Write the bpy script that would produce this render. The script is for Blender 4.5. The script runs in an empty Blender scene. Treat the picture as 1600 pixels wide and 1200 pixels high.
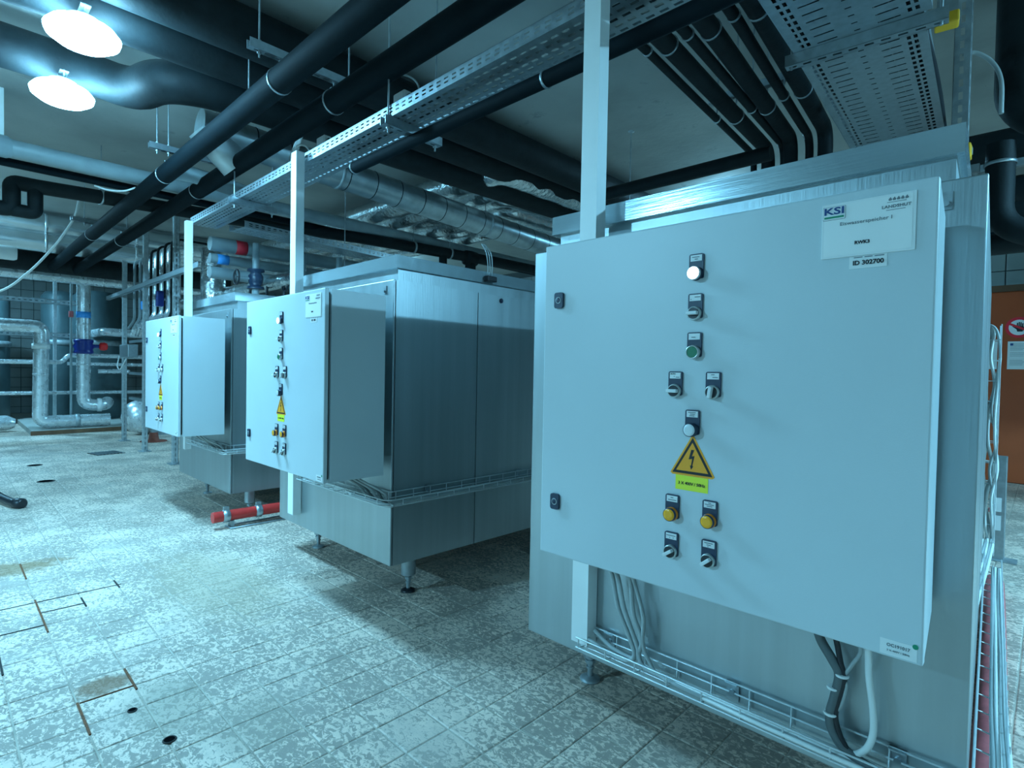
import bpy, bmesh, math, random
from mathutils import Vector, Matrix
random.seed(7)
C = bpy.context.scene.collection
S = bpy.context.scene

# ------------------------------------------------------------------ camera
FPX, YAW, PITCH, ROLL, CAMH = 869.75, 44.055, -1.2347, 1.0793, 1.10
def cam_axes():
    y, p, r = [math.radians(a) for a in (YAW, PITCH, ROLL)]
    f = Vector((-math.sin(y)*math.cos(p), math.cos(y)*math.cos(p), math.sin(p)))
    rt = Vector((math.cos(y), math.sin(y), 0)); up = rt.cross(f)
    return math.cos(r)*rt+math.sin(r)*up, -math.sin(r)*rt+math.cos(r)*up, f
_r, _u, _f = cam_axes()
cd = bpy.data.cameras.new('camera'); cam = bpy.data.objects.new('camera', cd); C.objects.link(cam)
cd.sensor_width = 36; cd.lens = 36*FPX/1600; cd.clip_start = .02; cd.clip_end = 100
mw = Matrix(((_r.x, _u.x, -_f.x, 0), (_r.y, _u.y, -_f.y, 0), (_r.z, _u.z, -_f.z, CAMH), (0, 0, 0, 1)))
cam.matrix_world = mw
S.camera = cam

# ------------------------------------------------------------------ world, lamps, exposure
S.view_settings.view_transform = 'Standard'; S.view_settings.look = 'None'
S.view_settings.gamma = 1; S.view_settings.use_curve_mapping = False
S.view_settings.exposure = 0.35
W = bpy.data.worlds.new('world'); S.world = W; W.use_nodes = True
W.node_tree.nodes['Background'].inputs[0].default_value = (.02, .05, .06, 1)
W.node_tree.nodes['Background'].inputs[1].default_value = .3
LC = (.26, .70, 1.0)
CEIL = 3.10
# ceiling luminaires: (x, y, watts) - the first two are the ones in view
LAMPS = [(-3.326, .484, 36), (-4.141, .508, 32), (-3.9, -4.4, 350), (2.8, 3.5, 340), (3.2, -3.6, 30), (-9.2, -.5, 60), (-12.2, .3, 70), (-8.5, 5.6, 90), (-2.6, 6.0, 25)]

# ------------------------------------------------------------------ materials
def M(name, col, rough=.5, metal=0., var=.12, scale=6., bump=0., bscale=80., stretch=(1, 1, 1), rvar=0., spec=.5):
    m = bpy.data.materials.new(name); m.use_nodes = True
    nt = m.node_tree; N = nt.nodes; L = nt.links; b = N['Principled BSDF']
    b.inputs['Metallic'].default_value = metal; b.inputs['Roughness'].default_value = rough
    b.inputs['Specular IOR Level'].default_value = spec
    g = N.new('ShaderNodeNewGeometry'); mp = N.new('ShaderNodeMapping'); mp.inputs['Scale'].default_value = stretch
    L.new(g.outputs['Position'], mp.inputs['Vector'])
    n = N.new('ShaderNodeTexNoise'); n.inputs['Scale'].default_value = scale; n.inputs['Detail'].default_value = 5
    L.new(mp.outputs[0], n.inputs['Vector'])
    r = N.new('ShaderNodeMapRange'); r.inputs[1].default_value = .3; r.inputs[2].default_value = .7
    r.inputs[3].default_value = 1-var; r.inputs[4].default_value = 1+var
    L.new(n.outputs[0], r.inputs[0])
    mx = N.new('ShaderNodeMix'); mx.data_type = 'RGBA'; mx.blend_type = 'MULTIPLY'; mx.inputs[0].default_value = 1
    mx.inputs[6].default_value = (*col, 1); L.new(r.outputs[0], mx.inputs[7]); L.new(mx.outputs[2], b.inputs['Base Color'])
    if rvar:
        r2 = N.new('ShaderNodeMapRange'); r2.inputs[3].default_value = max(.02, rough-rvar); r2.inputs[4].default_value = rough+rvar
        L.new(n.outputs[0], r2.inputs[0]); L.new(r2.outputs[0], b.inputs['Roughness'])
    if bump:
        n2 = N.new('ShaderNodeTexNoise'); n2.inputs['Scale'].default_value = bscale; n2.inputs['Detail'].default_value = 3
        L.new(mp.outputs[0], n2.inputs['Vector'])
        bp = N.new('ShaderNodeBump'); bp.inputs['Strength'].default_value = bump; bp.inputs['Distance'].default_value = .01
        L.new(n2.outputs[0], bp.inputs['Height']); L.new(bp.outputs[0], b.inputs['Normal'])
    return m
def emit(name, col, st):
    m = bpy.data.materials.new(name); m.use_nodes = True; b = m.node_tree.nodes['Principled BSDF']
    b.inputs['Base Color'].default_value = (*col, 1); b.inputs['Emission Color'].default_value = (*col, 1); b.inputs['Emission Strength'].default_value = st
    return m
m_steel = M('brushed_steel', (.42, .485, .505), .40, .9, .07, 3, .05, 30, (6, 6, .25), .06)
m_lid = M('lid_steel', (.46, .56, .60), .17, .65, .05, 3, .04, 30, (.3, 6, 6), .05)
m_paint = M('grey_powder_coat', (.54, .62, .65), .36, 0, .03, 3, .05, 500)
m_paint_edge = M('door_seal', (.02, .022, .024), .7)
m_white = M('white_pvc', (.78, .80, .79), .4, 0, .04, 5)
m_plate = M('label_white', (.74, .77, .77), .45, 0, .02, 4)
m_galv = M('galvanised_steel', (.40, .46, .49), .36, .85, .10, 40, .05, 60, (1, 1, 1), .12)
m_galvd = M('galvanised_dull', (.36, .41, .43), .5, .55, .2, 18)
m_duct = M('spiral_duct_steel', (.40, .46, .48), .36, .8, .15, 12)
m_black = M('black_rubber_insulation', (.007, .012, .014), .65, 0, .3, 10, .2, 30, (1, 1, 1), 0., .25)
m_dark = M('dark_grey_lagging', (.004, .009, .012), .72, 0, .2, 7, .1, 40, (1, 1, 1), 0., .08)
m_pgrey = M('grey_pipe_jacket', (.26, .32, .34), .42, 0, .12, 7)
m_foil = M('aluminium_foil', (.72, .76, .77), .24, 1, .15, 14, .9, 26, (1, 1, 1), .1)
m_silver = M('aluminium_cladding', (.72, .76, .78), .28, .6, .10, 12, .12, 22, (1, 1, 1), .08)
m_blackp = M('black_plastic', (.012, .015, .02), .4, 0, .1)
m_navy = M('dark_blue_plastic', (.012, .03, .065), .4, 0, .1)
m_grip = M('pale_grey_plastic', (.70, .74, .75), .4, 0, .04)
m_ringm = M('satin_bezel', (.52, .56, .55), .3, .7, .05)
m_green = M('green_button', (.0, .17, .075), .4, 0, .05)
m_amber = M('amber_lens', (.90, .38, .01), .25, 0, .05)
m_ambd = M('amber_collar', (.75, .22, .01), .3, 0, .05)
m_milk = M('milky_lens', (.66, .72, .74), .25, 0, .03)
m_lit = emit('lit_lens', (.85, .95, 1), 6)
m_yel = M('warning_yellow', (.95, .36, .01), .45, 0, .03)
m_yelg = M('yellow_green_label', (.78, .82, .04), .45, 0, .03)
m_ink = M('black_ink', (.008, .01, .014), .6, 0, .05)
m_blueink = M('blue_ink', (.01, .06, .22), .6, 0, .05)
m_greenink = M('green_ink', (.0, .25, .13), .6, 0, .05)
m_greyink = M('grey_ink', (.16, .19, .21), .6, 0, .05)
m_cable = M('grey_cable', (.34, .38, .38), .5, 0, .08)
m_cabled = M('dark_grey_cable', (.10, .125, .13), .5, 0, .08)
m_cablew = M('white_cable', (.72, .75, .74), .5, 0, .05)
m_red = M('red_pipe', (.62, .035, .03), .4, 0, .15, 14)
m_redp = M('red_plastic', (.85, .02, .02), .35, 0, .05)
m_pink = M('faded_red_hose', (.55, .13, .14), .55, 0, .25, 16)
m_blue = M('blue_enamel', (.01, .03, .22), .35, 0, .1)
m_bluet = M('blue_tape', (.05, .35, .85), .4, 0, .1)
m_orange = M('orange_door_paint', (.40, .065, .012), .5, 0, .08, 3)
m_vessel = M('teal_grey_vessel', (.06, .10, .11), .45, .1, .15, 4)
m_conc = M('plinth_concrete', (.42, .42, .39), .8, 0, .15, 6, .2, 30)
m_wood = M('brown_board_edge', (.16, .08, .04), .7, 0, .2, 12)
m_void = M('dark_void', (.004, .005, .006), 1., 0, .1, 6, 0, 80, (1, 1, 1), 0., 0.)
m_clad = M('smooth_cladding', (.70, .75, .77), .26, .85, .06, 8, .03, 12)
m_wire = M('bright_wire', (.66, .72, .74), .32, .5, .08, 30)
m_strut = M('bright_strut_steel', (.52, .58, .60), .38, .55, .12, 30)
m_rust = M('rusty_joint', (.16, .055, .018), .8, 0, .5, 60)
m_grime = M('black_joint', (.015, .017, .018), .8, 0, .3, 60)
m_brick = M('red_brown_foot', (.26, .06, .035), .7, 0, .2, 20)
m_yellowcap = M('yellow_end_cap', (.80, .42, .01), .45, 0, .05)
m_redink = M('red_ink', (.75, .02, .04), .5, 0, .05)

def ceiling_material():
    m = M('raw_concrete', (.36, .37, .35), .85, 0, .20, 1.3, .3, 14)
    nt = m.node_tree; N = nt.nodes; L = nt.links; b = N['Principled BSDF']
    src = b.inputs['Base Color'].links[0].from_socket
    g = N.new('ShaderNodeNewGeometry'); n = N.new('ShaderNodeTexNoise'); n.inputs['Scale'].default_value = 2.6; n.inputs['Detail'].default_value = 8; n.inputs['Roughness'].default_value = .75
    L.new(g.outputs['Position'], n.inputs['Vector'])
    r = N.new('ShaderNodeMapRange'); r.inputs[1].default_value = .60; r.inputs[2].default_value = .68; L.new(n.outputs[0], r.inputs[0])
    mx = N.new('ShaderNodeMix'); mx.data_type = 'RGBA'; mx.inputs[7].default_value = (.27, .28, .27, 1)
    L.new(r.outputs[0], mx.inputs[0]); L.new(src, mx.inputs[6]); L.new(mx.outputs[2], b.inputs['Base Color'])
    return m
def floor_material():
    m = bpy.data.materials.new('worn_floor_tile'); m.use_nodes = True; nt = m.node_tree; N = nt.nodes; L = nt.links; b = N['Principled BSDF']
    g = N.new('ShaderNodeNewGeometry')
    def noise(sc, det, rough=.6, st=(1, 1, 1), dist=0.):
        mp = N.new('ShaderNodeMapping'); mp.inputs['Scale'].default_value = st; L.new(g.outputs['Position'], mp.inputs[0])
        n = N.new('ShaderNodeTexNoise'); n.inputs['Scale'].default_value = sc; n.inputs['Detail'].default_value = det; n.inputs['Roughness'].default_value = rough
        n.inputs['Distortion'].default_value = dist
        L.new(mp.outputs[0], n.inputs[0]); return n.outputs[0]
    def rng(s, a, c, lo=0., hi=1.):
        r = N.new('ShaderNodeMapRange'); r.interpolation_type = 'SMOOTHSTEP'; r.inputs[1].default_value = a; r.inputs[2].default_value = c; r.inputs[3].default_value = lo; r.inputs[4].default_value = hi
        L.new(s, r.inputs[0]); return r.outputs[0]
    def math_(op, a, c):
        q = N.new('ShaderNodeMath'); q.operation = op
        for i, s in enumerate((a, c)):
            if isinstance(s, (int, float)): q.inputs[i].default_value = s
            else: L.new(s, q.inputs[i])
        return q.outputs[0]
    def mix(f, A, B):
        x = N.new('ShaderNodeMix'); x.data_type = 'RGBA'
        if isinstance(f, float): x.inputs[0].default_value = f
        else: L.new(f, x.inputs[0])
        for i, s in ((6, A), (7, B)):
            if isinstance(s, tuple): x.inputs[i].default_value = (*s, 1)
            else: L.new(s, x.inputs[i])
        return x.outputs[2]
    patch = noise(3.2, 4)
    fl = math_('ADD', noise(44, 6, .66, (1.0, 1.35, 1), .9), math_('MULTIPLY', math_('SUBTRACT', patch, .5), .50))
    flake = rng(fl, .465, .545)
    dark = math_('MULTIPLY', rng(noise(70, 4, .6, (1, 1.5, 1), 1.2), .56, .63), rng(noise(5, 3), .42, .58))
    col = mix(flake, (.33, .275, .23), (.84, .66, .54))
    col = mix(math_('MULTIPLY', dark, .9), col, (.27, .22, .19))
    vo = N.new('ShaderNodeTexVoronoi'); vo.inputs['Scale'].default_value = 7; L.new(g.outputs['Position'], vo.inputs['Vector'])
    big = rng(vo.outputs['Distance'], .16, .10); big = math_('MULTIPLY', big, rng(noise(2.3, 2), .52, .60))
    col = mix(math_('MULTIPLY', big, .8), col, (.80, .69, .60))
    ri = math_('MULTIPLY', g.outputs['Random Per Island'], 1.0)
    col = mix(math_('MULTIPLY', rng(noise(1.7, 5, .7), .50, .68), .55), col, (.46, .40, .35))
    col = mix(rng(ri, .0, 1., .0, .25), col, (.45, .39, .33))
    # brown water stains at fixed places on the floor
    def stain(cx, cy, rx, ry, c, amt, A):
        sx = N.new('ShaderNodeSeparateXYZ'); L.new(g.outputs['Position'], sx.inputs[0])
        dx = math_('DIVIDE', math_('SUBTRACT', sx.outputs[0], cx), rx); dy = math_('DIVIDE', math_('SUBTRACT', sx.outputs[1], cy), ry)
        d = math_('SQRT', math_('ADD', math_('MULTIPLY', dx, dx), math_('MULTIPLY', dy, dy)), 0)
        d = math_('ADD', d, math_('MULTIPLY', math_('SUBTRACT', noise(14, 4), .5), 1.1))
        return mix(math_('MULTIPLY', rng(d, 1.05, .45), amt), A, c)
    col = stain(-3.95, .20, .16, .38, (.22, .13, .05), .8, col)
    col = stain(-3.05, .98, .75, .32, (.38, .30, .20), .5, col)
    col = stain(-2.30, .40, .08, .12, (.20, .10, .045), .85, col)
    col = stain(-2.02, .52, .26, .14, (.30, .27, .21), .55, col)
    col = stain(-1.75, .68, .20, .18, (.34, .30, .24), .5, col)
    L.new(col, b.inputs['Base Color'])
    L.new(rng(flake, 0., 1., .62, .48), b.inputs['Roughness'])
    bp = N.new('ShaderNodeBump'); bp.inputs['Strength'].default_value = .5; bp.inputs['Distance'].default_value = .004
    L.new(fl, bp.inputs['Height']); L.new(bp.outputs[0], b.inputs['Normal'])
    return m
m_ceil = ceiling_material(); m_tile = floor_material()
m_grout = M('grey_grout', (.44, .39, .33), .8, 0, .25, 9)
m_wall = M('wall_render', (.20, .22, .22), .8, 0, .1, 2)
m_wtile = M('glazed_wall_tile', (.20, .235, .235), .3, 0, .1, 3)
m_wgrout = M('dark_wall_joint', (.05, .06, .06), .8)

# ------------------------------------------------------------------ mesh helpers
class MB:
    def __init__(s): s.v = []; s.f = []; s.sm = []
    def add(s, v, f, sm=False):
        o = len(s.v); s.v += [tuple(p) for p in v]; s.f += [tuple(i+o for i in q) for q in f]; s.sm += [sm]*len(f); return s
    def box(s, a, b, ch=0.):
        x0, y0, z0 = a; x1, y1, z1 = b
        if ch <= 0:
            return s.add([(x0, y0, z0), (x1, y0, z0), (x1, y1, z0), (x0, y1, z0), (x0, y0, z1), (x1, y0, z1), (x1, y1, z1), (x0, y1, z1)],
                         [(0, 3, 2, 1), (4, 5, 6, 7), (0, 1, 5, 4), (1, 2, 6, 5), (2, 3, 7, 6), (3, 0, 4, 7)])
        bm = bmesh.new(); bmesh.ops.create_cube(bm, size=1)
        for v in bm.verts: v.co = Vector(((x0+x1)/2+v.co.x*(x1-x0), (y0+y1)/2+v.co.y*(y1-y0), (z0+z1)/2+v.co.z*(z1-z0)))
        bmesh.ops.bevel(bm, geom=bm.edges[:], offset=ch, segments=2, affect='EDGES', profile=.5)
        bm.verts.index_update(); s.add([v.co for v in bm.verts], [[v.index for v in f.verts] for f in bm.faces]); bm.free(); return s
    def tube(s, pts, r, n=10, cap=True, bend=0., sm=True):
        P = [Vector(p) for p in pts]
        if bend > 0 and len(P) > 2: P = fillet(P, bend)
        R = r if isinstance(r, (list, tuple)) else [r]*len(P)
        T = []
        for i in range(len(P)):
            a = P[max(i-1, 0)]; b = P[min(i+1, len(P)-1)]; T.append((b-a).normalized())
        ref = Vector((0, 0, 1)) if abs(T[0].z) < .9 else Vector((1, 0, 0))
        u = T[0].cross(ref).normalized(); V = []; F = []
        for i, p in enumerate(P):
            u = (u-T[i]*u.dot(T[i])).normalized(); w = T[i].cross(u)
            k = 1.
            if 0 < i < len(P)-1:
                c = (P[i]-P[i-1]).normalized().dot(T[i]); k = 1/max(c, .5)
            for j in range(n):
                a = 2*math.pi*j/n; V.append(p+(u*math.cos(a)+w*math.sin(a))*R[min(i, len(R)-1)]*(1 if k == 1. else 1))
        for i in range(len(P)-1):
            for j in range(n):
                k = (j+1) % n; F.append((i*n+j, i*n+k, (i+1)*n+k, (i+1)*n+j))
        s.add(V, F, sm)
        if cap: s.add(V[:n], [tuple(range(n-1, -1, -1))]); s.add(V[-n:], [tuple(range(n))])
        return s
    def cyl(s, a, b, r, n=16, r2=None, sm=True): return s.tube([a, b], [r, r2 if r2 is not None else r], n, True, 0, sm)
    def lathe(s, c, prof, n=20, axis=(0, 0, 1)):
        ax = Vector(axis).normalized(); u = ax.cross(Vector((0, 0, 1)) if abs(ax.z) < .9 else Vector((1, 0, 0))).normalized(); w = ax.cross(u); c = Vector(c)
        V = []; F = []
        for (r, h) in prof:
            for j in range(n):
                a = 2*math.pi*j/n; V.append(c+ax*h+(u*math.cos(a)+w*math.sin(a))*r)
        for i in range(len(prof)-1):
            for j in range(n):
                k = (j+1) % n; F.append((i*n+j, i*n+k, (i+1)*n+k, (i+1)*n+j))
        s.add(V, F, True); s.add(V[:n], [tuple(range(n-1, -1, -1))]); s.add(V[-n:], [tuple(range(n))]); return s
    def prism(s, poly, axis, a, b):
        # poly: 2-D points; axis 'x','y','z' extruded from a to b
        def mk(p, t): return {'x': (t, p[0], p[1]), 'y': (p[0], t, p[1]), 'z': (p[0], p[1], t)}[axis]
        n = len(poly); V = [mk(p, a) for p in poly]+[mk(p, b) for p in poly]
        F = [tuple(range(n-1, -1, -1)), tuple(range(n, 2*n))]+[(i, (i+1) % n, n+(i+1) % n, n+i) for i in range(n)]
        return s.add(V, F)
    def build(s, name, mat, parent=None, loc=None, fix=True):
        me = bpy.data.meshes.new(name); me.from_pydata(s.v, [], s.f); me.polygons.foreach_set('use_smooth', s.sm)
        if fix:
            bm = bmesh.new(); bm.from_mesh(me); bmesh.ops.recalc_face_normals(bm, faces=bm.faces[:]); bm.to_mesh(me); bm.free()
        me.materials.append(mat); o = bpy.data.objects.new(name, me); C.objects.link(o)
        if parent: o.parent = parent
        if loc is not None: o.location = loc
        return o
def fillet(P, rad, seg=6):
    out = [P[0]]
    for i in range(1, len(P)-1):
        a, b, c = P[i-1], P[i], P[i+1]; d1 = (a-b); d2 = (c-b); l = min(rad, d1.length*.48, d2.length*.48)
        p = b+d1.normalized()*l; q = b+d2.normalized()*l
        for k in range(seg+1):
            t = k/seg; out.append(p*(1-t)**2+b*2*t*(1-t)+q*t*t)
    out.append(P[-1]); return out
def spline(P, seg=8):
    P = [Vector(p) for p in P]; Q = [P[0]*2-P[1]]+P+[P[-1]*2-P[-2]]; out = []
    for i in range(1, len(Q)-2):
        for k in range(seg):
            t = k/seg; a, b, c, d = Q[i-1:i+3]
            out.append(.5*((2*b)+(c-a)*t+(2*a-5*b+4*c-d)*t*t+(3*b-a-3*c+d)*t**3))
    out.append(P[-1]); return out
def tag(o, label, cat, group=None, kind=None):
    if label: o['label'] = label
    if cat: o['category'] = cat
    if group: o['group'] = group
    if kind: o['kind'] = kind
    return o
def empty(name, label, cat, loc=(0, 0, 0), rz=0., group=None):
    o = bpy.data.objects.new(name, None); o.empty_display_size = .1; C.objects.link(o); o.location = loc; o.rotation_euler = (0, 0, rz)
    return tag(o, label, cat, group)
def struct(o): o['kind'] = 'structure'; return o
def share(src, name, parent, loc, rz=0., label=None):
    o = src.copy(); o.name = name; C.objects.link(o); o.parent = parent; o.location = loc; o.rotation_euler = (0, 0, rz); return o
def text(body, size, mat, parent, loc, name='lettering', width=None, bold=0., spacing=1., align='CENTER'):
    cu = bpy.data.curves.new('t', 'FONT'); cu.body = body; cu.size = size; cu.extrude = .0003; cu.offset = bold; cu.space_character = spacing
    cu.align_x = align; cu.align_y = 'CENTER'; cu.resolution_u = 3
    t = bpy.data.objects.new('t', cu); C.objects.link(t); bpy.context.view_layer.update()
    me = bpy.data.meshes.new_from_object(t.evaluated_get(bpy.context.evaluated_depsgraph_get()))
    bpy.data.objects.remove(t); bpy.data.curves.remove(cu)
    xs = [v.co.x for v in me.vertices]; k = 1.
    if width: k = width/(max(xs)-min(xs))
    for v in me.vertices: v.co = (v.co.x*k, -v.co.z, v.co.y)
    me.materials.clear(); me.materials.append(mat); o = bpy.data.objects.new(name, me); C.objects.link(o); o.parent = parent; o.location = loc; return o
def rrect(w, h, r, n=4):
    P = []
    for cx, cy, a0 in ((w/2-r, h/2-r, 0), (-w/2+r, h/2-r, 90), (-w/2+r, -h/2+r, 180), (w/2-r, -h/2+r, 270)):
        for k in range(n+1):
            a = math.radians(a0+90*k/n); P.append((cx+r*math.cos(a), cy+r*math.sin(a)))
    return P
def perf(mb, o, U, V, nrm, L, cells, t=.0015):
    """perforated sheet: cells = list of (width, slot_width, pitch, slot_len); the sheet runs L along U, rows are stacked along V"""
    o = Vector(o); U = Vector(U); V = Vector(V); vv = 0.
    def quad(a, b, c, d):
        mb.add([o+U*a+V*c, o+U*b+V*c, o+U*b+V*d, o+U*a+V*d], [(0, 1, 2, 3)])
    for (w, sw, pitch, sl) in cells:
        if sw <= 0: quad(0, L, vv, vv+w)
        else:
            m = (w-sw)/2; quad(0, L, vv, vv+m); quad(0, L, vv+m+sw, vv+w)
            n = int(L/pitch); x = (L-n*pitch)/2
            edges = [0.]
            for i in range(n): edges += [x+i*pitch+(pitch-sl)/2, x+i*pitch+(pitch+sl)/2]
            edges.append(L)
            for i in range(0, len(edges), 2): quad(edges[i], edges[i+1], vv+m, vv+m+sw)
        vv += w
    return mb

# ------------------------------------------------------------------ room shell
XL, XR, YF, YB = -15.2, 5.2, -7.2, 8.12
def shell(name, a, b, m): return struct(MB().box(a, b).build(name, m))
floor = shell('floor', (XL, YF, -.12), (XR, YB, -.0028), m_grout)
ceil = shell('ceiling', (XL, YF, CEIL), (XR, YB, CEIL+.2), m_ceil)
wall_left = shell('wall_left', (XL-.2, YF, -.12), (XL, YB, CEIL+.2), m_wgrout)
wall_back = shell('wall_back', (XL-.2, YB, -.12), (XR+.2, YB+.2, CEIL+.2), m_wgrout)
shell('wall_front', (XL-.2, YF-.2, -.12), (XR+.2, YF, CEIL+.2), m_wall)
shell('wall_right', (XR, YF, -.12), (XR+.2, YB, CEIL+.2), m_wall)

# floor tiles: 150 mm tiles on a 155.5 mm grid; the 300 that show largest are parts, the rest one joined part
PITCH_T = .1555
def proj(p):
    d = Vector(p)-Vector((0, 0, CAMH)); c = d.dot(_f)
    return (800+FPX*d.dot(_r)/c, 600-FPX*d.dot(_u)/c, c) if c > .05 else None
def tile_mesh(mb, cx, cy, dz=0., tx=0., ty=0.):
    h = .0753; k = .0715
    def z(x, y): return dz+tx*x+ty*y
    V = [(cx+sx*h, cy+sy*h, -.006) for sx, sy in ((-1, -1), (1, -1), (1, 1), (-1, 1))]
    V += [(cx+sx*h, cy+sy*h, -.0016+z(sx*h, sy*h)) for sx, sy in ((-1, -1), (1, -1), (1, 1), (-1, 1))]
    V += [(cx+sx*k, cy+sy*k, z(sx*h, sy*h)) for sx, sy in ((-1, -1), (1, -1), (1, 1), (-1, 1))]
    F = [(8, 9, 10, 11)]
    for i in range(4):
        j = (i+1) % 4; F += [(i, j, 4+j, 4+i), (4+i, 4+j, 8+j, 8+i)]
    return mb.add(V, F)
cand = []; rest = []
ix0, ix1 = int((XL+1.766)/PITCH_T)-1, int((XR+1.766)/PITCH_T)+1
for i in range(ix0, ix1):
    for j in range(int(YF/PITCH_T), int(YB/PITCH_T)):
        cx = -1.766+(i+.5)*PITCH_T; cy = .003+(j+.5)*PITCH_T
        if not (XL+.08 < cx < XR-.08 and YF+.08 < cy < YB-.08): continue
        q = proj((cx, cy, 0)); score = 0
        if q and -20 < q[0] < 1620 and q[1] < 1215 and (cy < 1.5 or (cx > -.35 and q[0] > 1540)):
            if not (q[0] > 838 and q[1] < 990 and cy < 3): score = 1/q[2]**3
            if cy > 1.3 and cx > -1.4 and cy < 1.5: score = 0
        (cand if score else rest).append((score, cx, cy))
cand.sort(reverse=True)
for c in cand[300:]: rest.append(c)
protos = []
for v in range(5):
    mb = MB(); tile_mesh(mb, 0, 0, random.uniform(-.0006, .0006), random.uniform(-.006, .006), random.uniform(-.006, .006)); protos.append(mb)
tprot = [p.build('tile', m_tile, floor) for p in protos]
for k, (s, cx, cy) in enumerate(cand[:300]):
    if k < 5: tprot[k].location = (cx, cy, 0)
    else: share(tprot[random.randrange(5)], 'tile', floor, (cx, cy, 0))
mb = MB()
for s, cx, cy in rest: tile_mesh(mb, cx, cy, random.uniform(-.0006, .0006), random.uniform(-.005, .005), random.uniform(-.005, .005))
o = mb.build('tile_field', m_tile, floor, fix=False); o['kind'] = 'stuff'
# rusty and black joint fillings that show in the aisle
gx = lambda k: -1.766+k*PITCH_T
gy = lambda k: .003+k*PITCH_T
def joint(mat, x0, y0, x1, y1, label):
    w = .0032; b = MB()
    if abs(x1-x0) > abs(y1-y0): b.box((x0, y0-w, -.004), (x1, y0+w, .0012))
    else: b.box((x0-w*.7, y0, -.004), (x0+w*.7, y1, .0012))
    b.build('joint_filling', mat, floor)['label'] = label
joint(m_rust, -3.36, gy(2), -2.92, gy(2), 'rusty tile joint'); joint(m_grime, -2.95, gy(1), -2.62, gy(1), 'dark tile joint')
joint(m_rust, -2.38, gy(3), -2.20, gy(3), 'rusty tile joint'); joint(m_rust, -2.24, gy(2), -2.02, gy(2), 'rusty tile joint')
joint(m_rust, -4.02, gy(2), -3.72, gy(2), 'rusty tile joint'); joint(m_grime, gx(-10), .19, gx(-10), .64, 'dark tile joint')
joint(m_grime, gx(-9), gy(2), gx(-9), gy(3)+.0, 'dark tile joint'); joint(m_grime, gx(-8), .15, gx(-8), gy(2), 'dark tile joint')
joint(m_rust, gx(-3), .32, gx(-3), gy(3), 'rusty tile joint'); joint(m_grime, -3.25, gy(3), -3.12, gy(3), 'dark tile joint')
joint(m_grime, -3.40, gy(4), -3.28, gy(4), 'dark tile joint')

# wall tiles: the far left wall and the strip above the door
wt = MB().box((0, -.095, -.095), (.012, .095, .095), .003).build('tile', m_wtile, wall_left)
first = True; mbr = MB()
for iy in range(-16, 42):
    for iz in range(0, 16):
        y = iy*.2+.1; z = iz*.2+.1
        if y > YB-.1 or y < YF+.1: continue
        if .8 < y < 2.9 and z < 2.3:
            if first: wt.location = (XL, y, z); first = False
            else: share(wt, 'tile', wall_left, (XL, y, z))
        else: mbr.box((XL, y-.095, z-.095), (XL+.012, y+.095, z+.095))
o = mbr.build('tile_field', m_wtile, wall_left); o['kind'] = 'stuff'
wt2 = MB().box((-.107, -.012, -.107), (.107, 0, .107), .003).build('tile', m_wtile, wall_back)
first = True; mbr = MB()
for i in range(-66, 24):
    for k in range(0, 14):
        x = i*.225-.05; z = 2.19+(k-9)*.225
        if -.9 < x < .7 and z < 2.1: continue
        if -.8 < x < .4 and 2.1 < z < 2.7:
            if first: wt2.location = (x, YB, z); first = False
            else: share(wt2, 'tile', wall_back, (x, YB, z))
        elif .1 < z < 3.0: mbr.box((x-.107, YB-.012, z-.107), (x+.107, YB, z+.107))
o = mbr.build('tile_field', m_wtile, wall_back); o['kind'] = 'stuff'

# orange-brown door with its signs
door = struct(MB().box((-.86, YB-.05, .005), (.62, YB-.008, 2.07), .004).build('door_1', m_orange))
fr = MB(); fr.box((-.93, YB-.075, 0), (-.86, YB-.001, 2.14)); fr.box((.62, YB-.075, 0), (.69, YB-.001, 2.14)); fr.box((-.86, YB-.075, 2.07), (.62, YB-.001, 2.14))
fr.build('door_frame', M('brown_frame', (.10, .045, .02), .5), door)
YD = YB-.051
def flat(name, poly, mat, parent, y, t=.0012): return MB().prism(poly, 'y', y-t, y).build(name, mat, parent)
def disc(r, cx, cz, n=32): return [(cx+r*math.cos(2*math.pi*k/n), cz+r*math.sin(2*math.pi*k/n)) for k in range(n)]
sg = empty('prohibition_sign', 'round red and white no-entry sign with a black hand on the orange door', 'sign', (-.262, YD, 1.68))
flat('sign_plate', disc(.112, 0, 0), m_redink, sg, 0); flat('sign_face', disc(.083, 0, 0), m_plate, sg, -.0013)
hand = MB()
hand.prism([(-.012, -.045), (.03, -.045), (.042, -.005), (.035, .012), (-.02, .012), (-.045, .018), (-.055, .012), (-.02, -.02)], 'y', -.0036, -.0026)
for fx, fh in ((-.014, .05), (.000, .058), (.014, .055), (.028, .044)): hand.prism([(fx-.005, .01), (fx+.006, .01), (fx+.007, fh), (fx-.003, fh)], 'y', -.0036, -.0026)
hand.build('hand_mark', m_ink, sg)
a = math.radians(-28); c_, s_ = math.cos(a), math.sin(a)
flat('diagonal_bar', [(x*c_-z*s_, x*s_+z*c_) for x, z in ((-.088, -.011), (.088, -.011), (.088, .011), (-.088, .011))], m_redink, sg, -.0038)
def paper(x0, z0, w, h, label, seed):
    r = random.Random(seed); p = empty('notice_sheet', label, 'notice', (x0, YD, z0)); flat('sheet', [(0, 0), (w, 0), (w, h), (0, h)], m_plate, p, 0)
    mb = MB(); z = h-.03
    while z > .03:
        if r.random() < .8: mb.prism([(.02, z), (.02+(w-.04)*r.uniform(.6, 1), z), (.02+(w-.04)*.6, z+.004), (.02, z+.004)], 'y', -.0022, -.0013)
        z -= .016
    o = mb.build('print_lines', m_greyink, p); return p
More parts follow.
